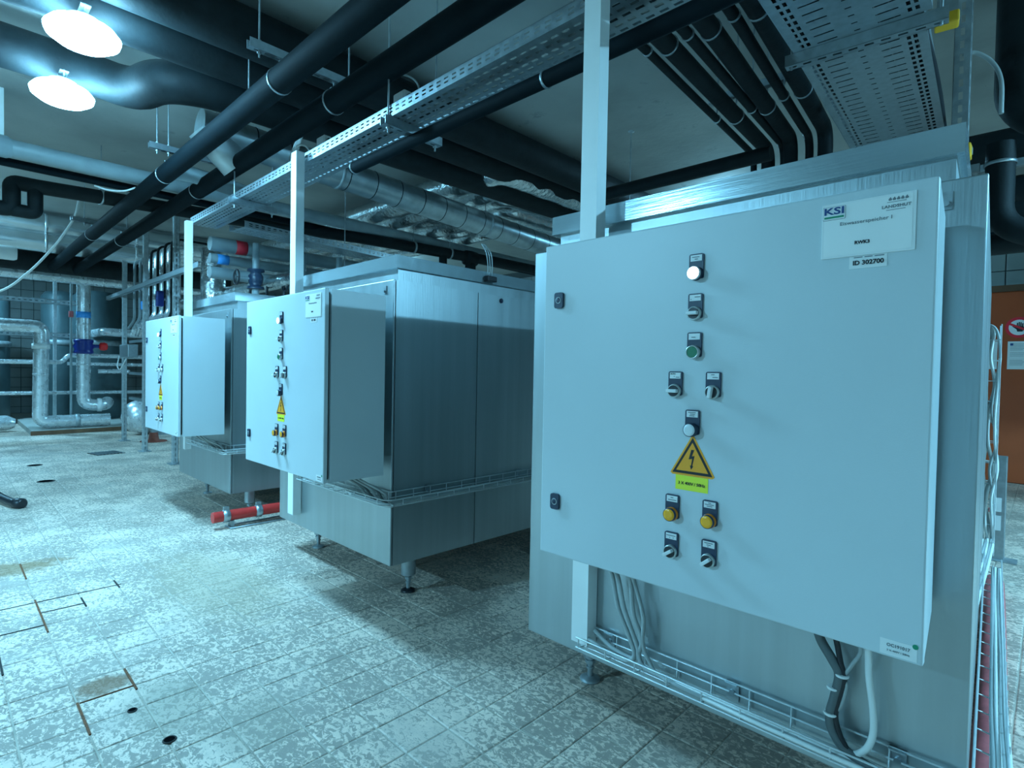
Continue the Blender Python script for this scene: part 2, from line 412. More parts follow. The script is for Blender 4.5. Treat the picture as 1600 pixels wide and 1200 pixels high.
p = paper(-.347, 1.231, .21, .30, 'white printed notice under the round red sign on the door', 1)
flat('print_mark', [(.02, .255), (.045, .255), (.045, .28), (.02, .28)], m_blueink, p, -.0024)
paper(-.62, 1.231, .19, .30, 'white printed notice beside the cable basket, left on the door', 2)
tr = empty('warning_sign', 'yellow-less triangular black outline sign on the orange door by the cables', 'sign', (-.53, YD, 1.60))
tr['label'] = 'black-edged triangular warning sign on the orange door behind the cables'
flat('sign_border', [(-.115, 0), (.115, 0), (0, .2)], m_ink, tr, 0); flat('sign_face', [(-.085, .017), (.085, .017), (0, .165)], m_orange, tr, -.0013)

# ------------------------------------------------------------------ luminaires
def bulkhead(x, y, w, label, z=CEIL, r=.15):
    L = empty('ceiling_lamp', label, 'lamp', (x, y, z), 0, 'ceiling luminaires')
    MB().lathe((0, 0, 0), [(r*.45, 0), (r*.5, -.012), (r*.5, -.024)], 28).build('housing', m_grip, L)
    MB().lathe((0, 0, 0), [(r*.48, -.022), (r*.85, -.040), (r, -.068), (r*.95, -.092), (r*.7, -.118), (r*.36, -.130)], 28).build('diffuser', m_lamp, L)
    if z < CEIL:
        m = MB(); m.cyl((-.05, 0, 0), (-.05, 0, .05), .004, 8); m.cyl((.05, 0, 0), (.05, 0, .05), .004, 8); m.box((-.07, -.02, .036), (.07, .02, .040)); m.build('suspension_rods', m_galvd, L)
    ld = bpy.data.lights.new('lamp_light', 'AREA'); ld.shape = 'DISK'; ld.size = .2; ld.energy = w; ld.color = LC
    lo = bpy.data.objects.new('lamp_light', ld); C.objects.link(lo); lo.parent = L; lo.location = (0, 0, -.15)
    return L
m_lamp = emit('lamp_diffuser', LC, 112)
LL = ['glowing round ceiling lamp between the thick black pipes, nearest to the camera in view', 'glowing round ceiling lamp beyond the black pipe elbow, the smaller of the two in view',
      'round ceiling lamp over the aisle behind the camera', 'round ceiling lamp over the open floor right of the nearest tank', 'round ceiling lamp at the right end of the aisle behind the camera',
      'round ceiling lamp at the far left of the aisle', 'round ceiling lamp beside the far vessels', 'round ceiling lamp at the back behind the tanks', 'round ceiling lamp at the back near the door']
for k, ((x, y, w), lb) in enumerate(zip(LAMPS, LL)): bulkhead(x, y, w, lb, 2.725 if k < 2 else CEIL)
#PART2
# ------------------------------------------------------------------ ice-water tanks
YT = 1.452; TZ0, TZ1 = .190, 1.513; LZ0, LZ1 = 1.578, 1.639
TD = 2.05
def tank(x0, x1, shear, label, feet):
    t = empty('steel_tank', label, 'tank', (0, 0, 0), 0, 'ice water tanks')
    yb = YT+TD
    def fx(y): return x1+shear*(y-YT)/TD
    g = .0025
    # inner body carries the sheet panels
    MB().prism([(x0+.012, YT+.012), (x1-.012, YT+.012), (fx(yb)-.012, yb-.012), (x0+.012, yb-.012)], 'z', TZ0+.006, TZ1-.004).build('inner_body', m_steel, t)
    # front sheet, folded round the right edge
    MB().box((x0, YT, TZ0), (x1, YT+.0115, TZ1), .003).build('front_panel', m_steel, t)
    ys = [YT+.012, 1.974, 2.72, yb]
    for a, b in zip(ys, ys[1:]):
        MB().prism([(fx(a)-.0118, a+g), (fx(a), a+g), (fx(b), b-g), (fx(b)-.0118, b-g)], 'z', TZ0, TZ1).build('side_panel', m_steel, t)
        MB().box((x0, a+g, TZ0), (x0+.0118, b-g, TZ1)).build('side_panel', m_steel, t)
    for (y, z) in ((2.143, 1.487), (1.90, 1.487)) if shear == 0 else ():
        c = MB().lathe((x1, y, z), [(.013, 0), (.013, .005), (.007, .006), (.007, .009)], 16, (1, 0, 0)).build('screw_cap', m_navy, t)
        break
    # neck, lid
    MB().prism([(x0+.062, YT+.062), (x1-.058, YT+.062), (fx(yb)-.058, yb-.05), (x0+.062, yb-.05)], 'z', TZ1-.01, LZ0+.004).build('neck_strip', m_steel, t)
    lx0, lx1 = x0+.041, x1-.042
    MB().prism([(lx0, YT+.04), (lx1, YT+.04), (fx(yb)-.042, yb-.02), (lx0, yb-.02)], 'z', LZ0, LZ1).build('lid', m_lid, t)
    # hasp at the top right of the front
    h = MB().box((x1-.075, YT-.004, TZ1-.062), (x1-.055, YT+.001, TZ1-.025)); h.cyl((x1-.065, YT-.004, TZ1-.05), (x1-.065, YT-.012, TZ1-.05), .006, 10); h.build('hasp', m_galv, t)
    # levelling feet
    for (x, y, kind) in feet:
        r = .036 if kind == 'big' else .026
        f = MB().cyl((x, y, TZ0+.012), (x, y, .085), r, 20).build('foot', m_galv, t)
        s = MB(); s.cyl((x, y, .09), (x, y, .014), .010, 12); s.cyl((x, y, .074), (x, y, .062), .019, 6, sm=False); s.cyl((x, y, .05), (x, y, .043), .014, 12); s.build('stud', m_galvd, f)
        MB().lathe((x, y, 0), [(.036, .0005), (.036, .006), (.03, .010), (.014, .016)], 20).build('foot_pad', m_galvd if kind != 'big' else m_blackp, f)
    return t
T1 = (-1.303, -.100); T2 = (-3.358, -2.168); T3 = (-5.375, -4.186)
tank(*T1, -.115, 'brushed steel tank nearest to the camera, carrying the largest control cabinet', [(-1.161, 1.632, 's'), (-.26, 1.632, 's'), (-1.161, 3.3, 's'), (-.33, 3.3, 's')])
tank(*T2, 0, 'brushed steel tank in the middle with its shaded long side in full view', [(-3.212, 1.632, 's'), (-2.273, 1.632, 'big'), (-3.212, 3.3, 's'), (-2.273, 3.3, 's')])
tank(*T3, 0, 'brushed steel tank farthest along the aisle, behind the smallest control cabinet', [(-5.23, 1.632, 's'), (-4.30, 1.632, 'big'), (-5.23, 3.3, 's'), (-4.30, 3.3, 's')])
jb = empty('junction_box', 'small black cable junction box on the lid edge of the middle tank', 'box', (-2.21, 2.085, 1.601))
MB().box((0, -.035, -.016), (.034, .035, .014), .005).build('housing', m_blackp, jb)
w = MB()
for k in range(3): w.tube(spline([(.012, -.02+.016*k, .012), (.014, -.018+.016*k, .06), (.0, -.02+.018*k, .14), (-.06, .0+.012*k, .20)]), .0028, 6)
w.build('lead', m_cable, jb)

# ------------------------------------------------------------------ control cabinets
BW, BH, BD = .8222, .80, .2875
def operator(cab_, lx, lz, kind, mats, angle=0., lines=(), leg=None):
    """legend plate with a 22 mm operator below: kind = lamp, selector, push"""
    name = {'lamp': 'indicator_lamp', 'selector': 'selector_switch', 'push': 'push_button'}[kind]
    root = MB().prism([(x, z-.006) for x, z in rrect(.0315, .052, .004)], 'y', -.0045, .0002).build(name, m_navy, cab_, (lx, 0, lz))
    flat('legend', [(-.0125, .0045), (.0125, .0045), (.0125, .0175), (-.0125, .0175)], m_plate, root, -.0046, .0006)
    pr = MB()
    for (x0, x1, z) in lines: pr.prism([(x0, z-.0008), (x1, z-.0008), (x1, z+.0008), (x0, z+.0008)], 'y', -.0058, -.0053)
    if pr.v: pr.build('legend_print', m_greyink, root)
    zc = -.022
    if leg: text(leg, .0042, m_ink, root, (-.005, -.0054, .0145), 'legend_lettering', None, .00008)
    ax = (0, -1, 0)
    if kind == 'selector':
        MB().lathe((0, -.0045, zc), [(.0148, 0), (.0148, .005), (.0135, .0085), (.0125, .0085), (.0122, .0075)], 28, ax).build('bezel', m_ringm, root)
        MB().lathe((0, -.0045, zc), [(.0121, .004), (.0118, .0095)], 24, ax).build('rotor', m_blackp, root)
        lv = MB(); lv.box((-.0036, -.0045-.0195, -.0118), (.0036, -.0045-.0085, .0118), .0012)
        o = lv.build('lever', m_grip, root, (0, 0, zc)); o.rotation_euler = (0, math.radians(angle), 0)
    elif kind == 'push':
        MB().lathe((0, -.0045, zc), [(.0148, 0), (.0148, .006), (.0138, .0105), (.0120, .0105), (.0119, .0045)], 28, ax).build('bezel', m_ringm, root)
        MB().lathe((0, -.0045, zc), [(.0117, .006), (.0115, .0098), (.0108, .0102)], 28, ax).build('button_cap', mats[0], root)
    else:
        MB().lathe((0, -.0045, zc), [(.0148, 0), (.0148, .008), (.0143, .0082)], 28, ax).build('bezel', mats[1], root)
        MB().lathe((0, -.0045, zc), [(.0143, .006), (.0143, .0135), (.0136, .0142)], 28, ax).build('lens_rim', mats[2], root)
        MB().lathe((0, -.0045, zc), [(.0128, .0138), (.0124, .0148), (.008, .0155)], 28, ax).build('lens', mats[0], root)
    return root
def cabinet(x, y, z, rz, label, near, group='control cabinets', taper=0.):
    c = empty('control_cabinet', label, 'cabinet', (x, y, z), rz, group)
    body = MB(); body.prism([(.004, .030), (BW-.002, .030), (BW-.002-taper, BD), (.004, BD)], 'z', 0, BH-.002); body.build('enclosure', m_paint, c)
    MB().box((.016, .0165, .012), (BW-.018, .031, BH-.014)).build('door_seal', m_paint_edge, c)
    door_ = MB().box((0, 0, 0), (BW, .0185, BH), .0035).build('cabinet_door', m_paint, c)
    for lz in (.6558, .1403):
        k = MB().prism([(px, pz) for px, pz in rrect(.027, .040, .006)], 'y', -.007, .001).build('lock', m_navy, door_, (.0506, 0, lz))
        MB().lathe((0, -.007, 0), [(.0085, -.0005), (.0085, .0012), (.0066, .0014), (.0064, .0004)], 18, (0, -1, 0)).build('key_barrel', m_galvd, k); MB().lathe((0, -.007, 0), [(.0063, .0003), (.0063, .0012), (.003, .0016)], 14, (0, -1, 0)).build('key_slot', m_navy, k)
    cx = .4165
    milk = (m_milk, m_navy, m_navy); lit = (m_lit, m_navy, m_milk); amb = (m_amber, m_ambd, m_navy)
    op = lambda dx, lz, *a, **k: operator(c, cx+dx, lz-.011, *a, **k)
    l1 = ((-.009, .007, .013), (-.003, .004, .0085)); l2 = ((-.001, .011, .0125), (-.010, -.008, .008)); l3 = ((-.006, .003, .0095),)
    op(0, .7178, 'lamp', lit, lines=l1); op(0, .6345, 'selector', None, 90, l2); op(0, .5530, 'push', (m_green,), lines=l3)
    op(-.041, .4700, 'selector', None, 90, ((.002, .010, .0075), (-.003, -.001, .009)), leg='AUTO'); op(.043, .4700, 'selector', None, 8, ((-.004, .003, .014), (-.001, .010, .0085)))
    op(0, .3890, 'lamp', milk, lines=((-.009, .008, .0145), (-.005, .006, .011), (-.006, .005, .0075)))
    op(-.041, .2025, 'lamp', amb, lines=((-.003, .003, .0135), (-.009, .010, .0085))); op(.043, .2035, 'lamp', amb, lines=((-.003, .003, .015), (-.010, .009, .0115), (-.006, .006, .008)))
    op(-.041, .1205, 'selector', None, 55, ((-.011, .010, .0125), (-.004, -.002, .008), (.004, .006, .008))); op(.043, .1210, 'selector', None, 50, ((-.009, .009, .014), (-.004, .005, .010), (-.002, .0, .0065)))
    # name plate
    pl = MB().box((.653, -.0022, .685), (.793, .0005, .783), .0008).build('name_plate', m_plate, c)
    flat('plate_sheet', [(.657, .689), (.788, .689), (.788, .779), (.657, .779)], m_white, pl, -.0022, .0004)
    if near or True:
        lg = flat('logo_frame', [(.6725+px, .7655+pz) for px, pz in rrect(.036, .024, .002)], m_greyink, pl, -.0027, .0003)
        flat('logo_field', [(.6725+px, .7655+pz) for px, pz in rrect(.0348, .0228, .0017)], m_plate, pl, -.0031, .0003)
        text('KSI', .017, m_blueink, pl, (.6725, -.0040, .7685), 'logo_lettering', .031, .0004)
        flat('logo_bar', [(.657, .7565), (.688, .7565), (.688, .7598), (.657, .7598)], m_greenink, pl, -.0036, .0003)
        text('LANDSHUT', .0068, m_greyink, pl, (.765, -.0030, .7615), 'plate_lettering', .041, .00015, 1.05)
        flat('plate_rule', [(.751, .7555), (.778, .7555), (.778, .7563), (.751, .7563)], m_greyink, pl, -.0028, .0003)
        em = MB(); r = random.Random(3)
        for k in range(5):
            ex = .7545+k*.0058
            em.prism([(ex, .7715), (ex+.0035, .7715), (ex+.0045, .7735), (ex+.003, .7755), (ex+.0022, .7775), (ex+.0006, .7755), (ex-.0008, .7735)], 'y', -.0031, -.0028)
        em.prism([(.752, .7685), (.779, .7685), (.779, .7693), (.752, .7693)], 'y', -.0031, -.0028)
        em.build('emblem', m_greyink, pl)
        if near:
            text('Eiswasserspeicher I', .0088, m_greyink, pl, (.721, -.0030, .744), 'plate_lettering', .077)
            text('RWK3', .0078, m_ink, pl, (.717, -.0030, .708), 'plate_lettering', .0225, .0003)
        else:
            text('Eiswasserspeicher', .0088, m_greyink, pl, (.721, -.0030, .744), 'plate_lettering', .070)
            text('RWK', .0078, m_ink, pl, (.717, -.0030, .708), 'plate_lettering', .018, .0003)
    ids = flat('id_sticker', [(.698, .663), (.754, .663), (.754, .6845), (.698, .6845)], m_plate, c, -.0002, .0006)
    if near: text('ID 302700', .0105, m_ink, ids, (.7265, -.0012, .6725), 'sticker_lettering', .046, .00035)
    else: text('ID 302', .0105, m_ink, ids, (.7265, -.0012, .6725), 'sticker_lettering', .036, .00035)
    mbp = MB()
    for a, b in ((.705, .718), (.721, .733), (.736, .750)): mbp.prism([(a, .6815), (b, .6815), (b, .683), (a, .683)], 'y', -.0012, -.0008)
    mbp.build('sticker_print', m_greyink, ids)
    # electric warning sticker
    ws = flat('warning_sticker', [(.368, .2605), (.3725, .2565), (.462, .2565), (.4665, .2605), (.4195, .3425), (.415, .3425)], m_yel, c, -.0002, .0005)
    flat('warning_border', [(.3725, .2608), (.462, .2608), (.4172, .3385)], m_ink, ws, -.0008, .0003)
    flat('warning_field', [(.3815, .2665), (.453, .2665), (.4172, .3280)], m_yel, ws, -.0012, .0003)
    bo = MB()
    bo.prism([(.4150, .3130), (.4215, .3130), (.4165, .2990), (.4225, .3005), (.4178, .2775), (.4150, .2780), (.4175, .2940), (.4095, .2920)], 'y', -.0019, -.0016)
    bo.prism([(.4128, .2795), (.4155, .2705), (.4205, .2785)], 'y', -.0019, -.0016); bo.build('lightning_bolt', m_ink, ws)
    yl = flat('voltage_sticker', [(.3803, .2250), (.4530, .2250), (.4530, .2562), (.3803, .2562)], m_yelg, c, -.0002, .0005)
    text('3 X 400V / 50Hz', .0088, m_ink, yl, (.4166, -.0011, .2395), 'sticker_lettering', .060, .00018)
    st = flat('serial_sticker', [(.762, .0045), (.814, .0045), (.814, .0305), (.762, .0305)], m_plate, c, -.0002, .0005)
    text('OC191017', .0072, m_greyink, st, (.788, -.0011, .0215), 'sticker_lettering', .033, .0002)
    text('3 X 400V / 50Hz', .0045, m_greyink, st, (.788, -.0011, .0125), 'sticker_lettering', .032)
    flat('green_dot', disc(.0042, .8115, .030, 16), m_greenink, st, -.0009, .0004)
    return c
cabinet(-.9592, 1.1093, .629, .0148, 'large grey control cabinet nearest to the camera with glowing lamp and warning triangle', True, taper=.018)
cabinet(-2.947, 1.0965, .6286, 0, 'grey control cabinet on the middle tank, seen with front and right side', False)
cabinet(-4.935, 1.1000, .6305, 0, 'small-looking grey control cabinet on the farthest tank', False)

# white trunking posts behind the cabinets
def post(x, w, z0, z1, label):
    p = empty('trunking_post', label, 'post', (x, 1.402, z0), 0, 'white trunking posts')
    h = z1-z0; m = MB(); m.prism([(0, 0), (w, 0), (w, .048), (w-.002, .048), (w-.002, .002), (.002, .002), (.002, .048), (0, .048)], 'z', 0, h); m.build('channel', m_white, p)
    MB().box((.0022, .030, .004), (w-.0022, .034, h-.004)).build('backplate', m_white, p)
    return p
post(-1.073, .061, .252, 2.80, 'tall white trunking post rising behind the nearest control cabinet')
post(-3.134, .066, .265, 2.318, 'white trunking post behind the middle control cabinet')
post(-5.096, .053, .42, 2.275, 'white trunking post behind the farthest control cabinet')

# ------------------------------------------------------------------ wire cable baskets and cables
def basket(name, label, wires, rungs, brackets=()):
    b = empty(name, label, 'cable basket', (0, 0, 0), 0, 'wire cable baskets')
    m = MB()
    for w in wires: m.tube(w, .0026, 6)
    m.build('long_wires', m_wire, b)
    m = MB()
    for r in rungs: m.tube(r, .0023, 6)
    o = m.build('cross_wires', m_wire, b); o['kind'] = 'stuff'
    for (p, ax) in brackets:
        x, y, z = p
        q = MB()
        if ax == 'x': q.box((x-.016, y-.004, z-.022), (x+.016, y+.001, z+.026)); q.box((x-.016, y-.018, z+.023), (x+.016, y, z+.026)); q.cyl((x, y-.004, z), (x, y-.010, z), .007, 12)
        else: q.box((x-.001, y-.016, z-.022), (x+.004, y+.016, z+.026)); q.box((x, y-.016, z+.023), (x+.018, y+.016, z+.026)); q.cyl((x+.004, y, z), (x+.010, y, z), .007, 12)
        q.build('bracket', m_galv, b)
    return b
def corner_basket(label, x0, xc, z, y_end, depth, slope, brackets, yf=YT-.006):
    """runs along the tank front from x0 to the right corner xc, round it and along the right side to y_end"""
    offs = [(.004, .052), (.004, .026), (.004, .0), (.034, -.004), (.064, 0.), (.064, .030)]
    wires = []
    for (o, dz) in offs:
        wires.append(fillet([Vector(p) for p in ((x0, yf-o, z+dz), (xc+.006+o, yf-o, z+dz), (xc+slope*(y_end-YT)+.006+o, y_end, z+dz+depth))], .02+.4*o))
    rungs = []
    def rung(P, n):  # P base point on the wall, n outward unit vector
        P = Vector(P); n = Vector(n); up = Vector((0, 0, 1))
        rungs.append([P+n*.004+up*.054, P+n*.004, P+n*.034-up*.004, P+n*.064, P+n*.064+up*.032])
    k = int((xc-x0)/.1)
    for i in range(k+1): rung((x0+.01+i*.1, yf, z), (0, -1, 0))
    k = int((y_end-YT)/.1)
    for i in range(k+1):
        y = YT+.02+i*.1; t = (y-YT)/(y_end-YT); rung((xc+.006+slope*(y-YT), y, z+depth*t), (1, 0, 0))
    return basket('wire_cable_basket', label, wires, rungs, brackets)
corner_basket('wire cable basket low on the front of the nearest tank', -1.04, T1[1], .248, 3.40, 0, -.056, [((-.575, YT-.003, .275), 'x'), ((-.955, YT-.003, .275), 'x'), ((-.215, YT-.003, .275), 'x')])
corner_basket('wire cable basket wrapped round the corner of the middle tank', -2.98, T2[1], .487, 3.40, 0, 0, [((-2.163, 1.66, .52), 'y'), ((-2.163, 2.3, .52), 'y')])
corner_basket('wire cable basket round the corner of the farthest tank', -4.95, T3[1], .487, 3.40, 0, 0, [((-4.45, YT-.003, .515), 'x')])
# upright basket on the right side of the nearest tank
yv = 3.62; xv = -.232
wires = [[(xv+o, yv+d, .25), (xv+o, yv+d, 1.375)] for o, d in ((.002, -.05), (.002, 0), (.002, .05), (.045, .05), (.055, -.05))]
rungs = [[(xv+.055, yv-.05, .3+.1*i), (xv+.002, yv-.05, .3+.1*i), (xv+.002, yv+.05, .3+.1*i), (xv+.045, yv+.05, .3+.1*i)] for i in range(11)]
basket('wire_cable_basket', 'upright wire cable basket at the right rear edge of the nearest tank', wires, rungs)
ORD = ('leftmost', 'second from the left', 'middle one', 'second from the right', 'rightmost')
def cable(pts, r, mat, label, group=None, name='cable', seg=7, n=8):
    m = MB(); m.tube(spline(pts, seg), r, n); o = m.build(name, mat); return tag(o, label, 'cable', group)
yc = 1.405
def front(pts, y=yc, ys=None): return [((x, (ys[i] if ys else y), z)) for i, (x, z) in enumerate(pts)]
cable([(-.930, 1.33, .645), (-.926, 1.37, .56)]+front([(-.926, .495), (-.903, .406), (-.859, .325), (-.845, .285)])+[(-.87, 1.40, .262), (-.95, 1.405, .262), (-1.02, 1.41, .275)], .0068, m_cable, 'leftmost grey cable dropping from the nearest cabinet to the left basket end')
cable([(-.910, 1.33, .645), (-.907, 1.36, .56)]+front([(-.906, .495), (-.883, .412), (-.840, .323), (-.832, .296)])+[(-.85, 1.415, .268), (-.93, 1.42, .27), (-1.0, 1.425, .30)], .0068, m_cable, 'second grey cable from the left under the nearest cabinet')
cable([(-.868, 1.33, .645), (-.866, 1.37, .56)]+front([(-.864, .497), (-.851, .403), (-.822, .338), (-.83, .290)])+[(-.80, 1.40, .262), (-.70, 1.405, .26), (-.50, 1.405, .258)], .0068, m_cable, 'third grey cable from the left under the nearest cabinet')
cable([(-.856, 1.33, .645), (-.853, 1.37, .56)]+front([(-.851, .497), (-.819, .404), (-.819, .33), (-.795, .283)])+[(-.764, 1.40, .262), (-.66, 1.395, .256), (-.40, 1.395, .256)], .0060, m_cable, 'thin grey cable beside the left bundle under the nearest cabinet, bending right')
cable([(-.375, 1.33, .645), (-.368, 1.38, .56)]+front([(-.362, .503), (-.337, .465), (-.322, .435), (-.330, .381), (-.338, .336), (-.329, .300), (-.300, .270)])+[(-.24, 1.40, .258), (-.13, 1.405, .255)], .0105, m_cabled, 'thick dark cable dropping from the right of the nearest cabinet')
cable([(-.332, 1.33, .645), (-.330, 1.37, .56)]+front([(-.328, .503), (-.320, .464), (-.312, .43), (-.322, .376), (-.327, .337), (-.312, .291), (-.281, .262)])+[(-.20, 1.41, .256), (-.12, 1.41, .254)], .0065, m_blackp, 'black cable in the right bundle under the nearest cabinet')
cable([(-.290, 1.33, .645), (-.285, 1.37, .56)]+front([(-.282, .503), (-.299, .465), (-.311, .437), (-.308, .41), (-.316, .37), (-.333, .336), (-.330, .302), (-.308, .272)])+[(-.22, 1.395, .257), (-.13, 1.40, .256)], .0042, m_cable, 'slim grey cable twisting round the dark bundle under the nearest cabinet')
cable([(-.270, 1.33, .645), (-.268, 1.37, .56)]+front([(-.268, .505), (-.265, .45), (-.256, .384), (-.255, .328), (-.272, .285)])+[(-.31, 1.41, .262), (-.40, 1.415, .258)], .0072, m_cablew, 'pale cable hanging alone right of the dark bundle under the nearest cabinet')
for (x, z, w, l) in ((-.316, .437, .024, 'top'), (-.333, .402, .022, 'middle'), (-.337, .342, .024, 'bottom')):
    tag(MB().lathe((x, yc-.001, z), [(w*.55, -.0025), (w*.6, 0), (w*.55, .0025)], 14).build('cable_tie', m_white), 'pale cable tie round the dark cable bundle, '+l+' of three', 'cable tie', 'cable ties on the dark bundle')
# cables lying in the baskets
def lay(x0, xc, z, y_end, slope, label, n, mats, grp, a=.015, w=.045):
    for k in range(n):
        o = a+w*k/max(1, n-1); zz = z+.004+.003*(k % 2)
        P = [(x0+.05*k, YT-.006-o, zz), ((x0+xc)/2, YT-.006-o-.004*(k % 2), zz-.001), (xc-.03, YT-.006-o, zz)]
        P += [(xc+.006+o*.75, YT-.006-o*.75, zz), (xc+.006+o, YT+.06, zz)]
        for j in range(1, 6):
            y = YT+.06+(y_end-YT-.06)*j/5; P.append((xc+.006+o+slope*(y-YT), y, zz+random.uniform(-.002, .003)))
        cable(P, .0052 if k else .0064, mats[k % len(mats)], label+', '+('innermost', 'second from the tank', 'third from the tank', 'outermost')[k], grp, seg=5)
lay(-.78, T1[1], .253, 3.3, -.056, 'grey cable lying in the basket of the nearest tank', 4, (m_cable, m_cablew), 'cables in the near basket', .034, .026)
lay(-2.55, T2[1], .490, 3.3, 0, 'grey cable lying in the basket of the middle tank', 4, (m_cablew, m_cable), 'cables in the middle basket')
lay(-4.6, T3[1], .490, 3.3, 0, 'grey cable lying in the basket of the farthest tank', 4, (m_cablew, m_cable), 'cables in the far basket')
for k in range(5):
    x = -2.42+.045*k
    cable([(x, 1.28, .640), (x+.01, 1.33, .60), (x+.05+.01*k, 1.40, .545), (x+.10, 1.415, .510), (x+.16, 1.41, .496)], .0055, (m_cable, m_cabled)[k % 2], 'cable looping from the middle cabinet into its basket, '+ORD[k], 'cable loops under the middle cabinet')
for k in range(5):
    x = -4.55+.06*k
    cable([(x, 1.28, .640), (x+.02, 1.33, .58), (x+.06+.01*k, 1.39, .540), (x+.12, 1.41, .51), (x+.20, 1.41, .497)], .0055, (m_cable, m_cabled)[k % 2], 'cable looping from the farthest cabinet into its basket, '+ORD[k], 'cable loops under the farthest cabinet')
# cables climbing the upright basket
for k in range(5):
    o = .012+.010*k; w = [random.uniform(-.016, .016) for _ in range(8)]
    P = [(xv+o+.016, 2.2-.05*k, .262), (xv+o+.006, 2.75, .268), (xv+o, yv-.08, .30)]+[(xv+o+w[j], yv-.045+w[j]*.8, .40+.135*j) for j in range(7)]
    P += [(xv+o-.004, yv-.04, 1.34), (xv+.0, yv-.03, 1.375), (xv-.06, yv+.01, 1.35)] if k < 4 else []
    cable(P, .0058, (m_cablew, m_cable)[k % 2], 'pale cable climbing the upright basket by the nearest tank, '+ORD[k], 'cables in the upright basket')

# red pipes on the floor
def pipe(name, label, pts, r, mat, cat='pipe', bend=0., n=16, group=None):
    m = MB(); m.tube(pts, r, n, True, bend); return tag(m.build(name, mat), label, cat, group)
rp = empty('red_pipe', 'red pipe with bolted steel couplings on the floor between middle and farthest tank', 'pipe', (-4.005, 1.28, .085))
MB().tube([(0, 0, 0), (0, 2.2, 0)], .036, 18).build('pipe_body', m_red, rp)
for y in (.085, .30, 1.0):
    c = MB(); c.lathe((0, y, 0), [(.036, -.022), (.043, -.018), (.043, .018), (.036, .022)], 20, (0, 1, 0)); c.box((-.01, y-.016, .040), (.01, y+.016, .062)); c.build('coupling', m_galv, rp)
MB().tube([(-.05, .10, -.079), (.05, .10, -.079), (.05, .55, -.079), (-.05, .55, -.079), (-.05, .14, -.079)], .006, 8).build('floor_cradle', m_galvd, rp)
for y in (.12, .5): MB().box((-.03, y-.01, -.08), (.03, y+.01, -.034)).build('saddle', m_galvd, rp)
tag(MB().tube([(-.085, 1.75, .045), (-.10, 2.2, .045), (-.165, 3.5, .045), (-.185, 3.85, .045)], .042, 16).build('red_hose', m_pink), 'faded red hose on the floor along the right side of the nearest tank', 'hose')
# ------------------------------------------------------------------ overhead: long perforated cable tray
def ptray(name, label, x0, x1, y0, y1, z, h, axis='x', wide=False, group='perforated cable trays', rz=0.):
    """perforated tray along local x with walls at y0 and y1"""
    t = empty(name, label, 'cable tray', (x0, y0, z), rz, group)
    L = x1-x0; w = y1-y0
    if wide:
        e = w*.05; g = w*.30; cells = [(e*1.2, 0, 0, 0), (e, .012, .042, .024), (e, .012, .042, .024), (e*.4, 0, 0, 0)]
        m = MB(); c2 = (w-2*sum(c[0] for c in cells))
        cells = cells+[(c2*.30, c2*.24, .052, .007), (c2*.12, 0, 0, 0), (c2*.16, c2*.07, .052, .006), (c2*.12, 0, 0, 0), (c2*.30, c2*.24, .052, .007)]+cells[::-1]
    else:
        cells = [(w*.10, 0, 0, 0), (w*.16, .012, .05, .030), (w*.16, .012, .05, .030), (w*.16, .012, .05, .030), (w*.16, .012, .05, .030), (w*.16, .012, .05, .030), (w*.10, 0, 0, 0)]
    m = MB(); perf(m, (0, 0, 0), (1, 0, 0), (0, 1, 0), None, L, cells); m.build('tray_bottom', m_galv, t, fix=False)
    for yy in (0, w):
        m = MB(); perf(m, (0, yy, 0), (1, 0, 0), (0, 0, 1), None, L, [(h*.2, 0, 0, 0), (h*.3, .007, .05, .026), (h*.3, .007, .05, .026), (h*.2, 0, 0, 0)] if not wide else [(h*.35, 0, 0, 0), (h*.3, .009, .05, .026), (h*.35, 0, 0, 0)])
        s = 1 if yy == 0 else -1
        m.box((0, yy-(.006 if s < 0 else 0), h-.0015), (L, yy+(.006 if s > 0 else 0), h)); m.box((0, yy-.0012, -.0012), (L, yy+.0012, .001))
        m.build('tray_wall', m_galv, t, fix=False)
    return t
ptray('perforated_cable_tray', 'long perforated cable tray running above the control cabinets', -5.15, 1.6, 1.462, 1.662, 2.270, .056)

def channel(name, label, p0, p1, rods, h=.041, group='channel hangers', mat=None, top=CEIL):
    """slotted mounting channel between two points with threaded rods up to the ceiling"""
    a = Vector(p0); b = Vector(p1); d = (b-a); L = d.length; rz = math.atan2(d.y, d.x)
    t = empty(name, label, 'hanger', a, rz, group)
    m = MB(); w = .0205
    m.box((0, -w, 0), (L, -w+.0025, h)); m.box((0, w-.0025, 0), (L, w, h))
    perf(m, (0, -w, 0), (1, 0, 0), (0, 1, 0), None, L, [(.013, 0, 0, 0), (.015, .012, .05, .028), (.013, 0, 0, 0)]); m.build('channel', mat or m_galv, t, fix=False)
    for s in rods:
        r = MB(); r.tube([(s, 0, -.03), (s, 0, top-a.z)], .0045, 8); r.cyl((s, 0, -.004), (s, 0, -.012), .010, 6, sm=False); r.cyl((s, 0, h+.002), (s, 0, h+.010), .010, 6, sm=False)
        r.lathe((s, 0, top-a.z), [(.02, 0), (.02, -.006), (.008, -.010)], 12); r.build('threaded_rod', m_galvd, t)
    return t
channel('channel_hanger', 'channel bracket carrying the long cable tray above the middle tank', (-2.235, 1.425, 2.226), (-2.247, 1.765, 2.226), (.03, .31))
channel('channel_hanger', 'channel bracket carrying the long cable tray near the farthest cabinet', (-4.075, 1.40, 2.226), (-4.13, 1.735, 2.226), (.03, .31))
channel('channel_hanger', 'channel bracket carrying the long cable tray above the nearest cabinet', (-.55, 1.425, 2.226), (-.56, 1.765, 2.226), (.03, .31))
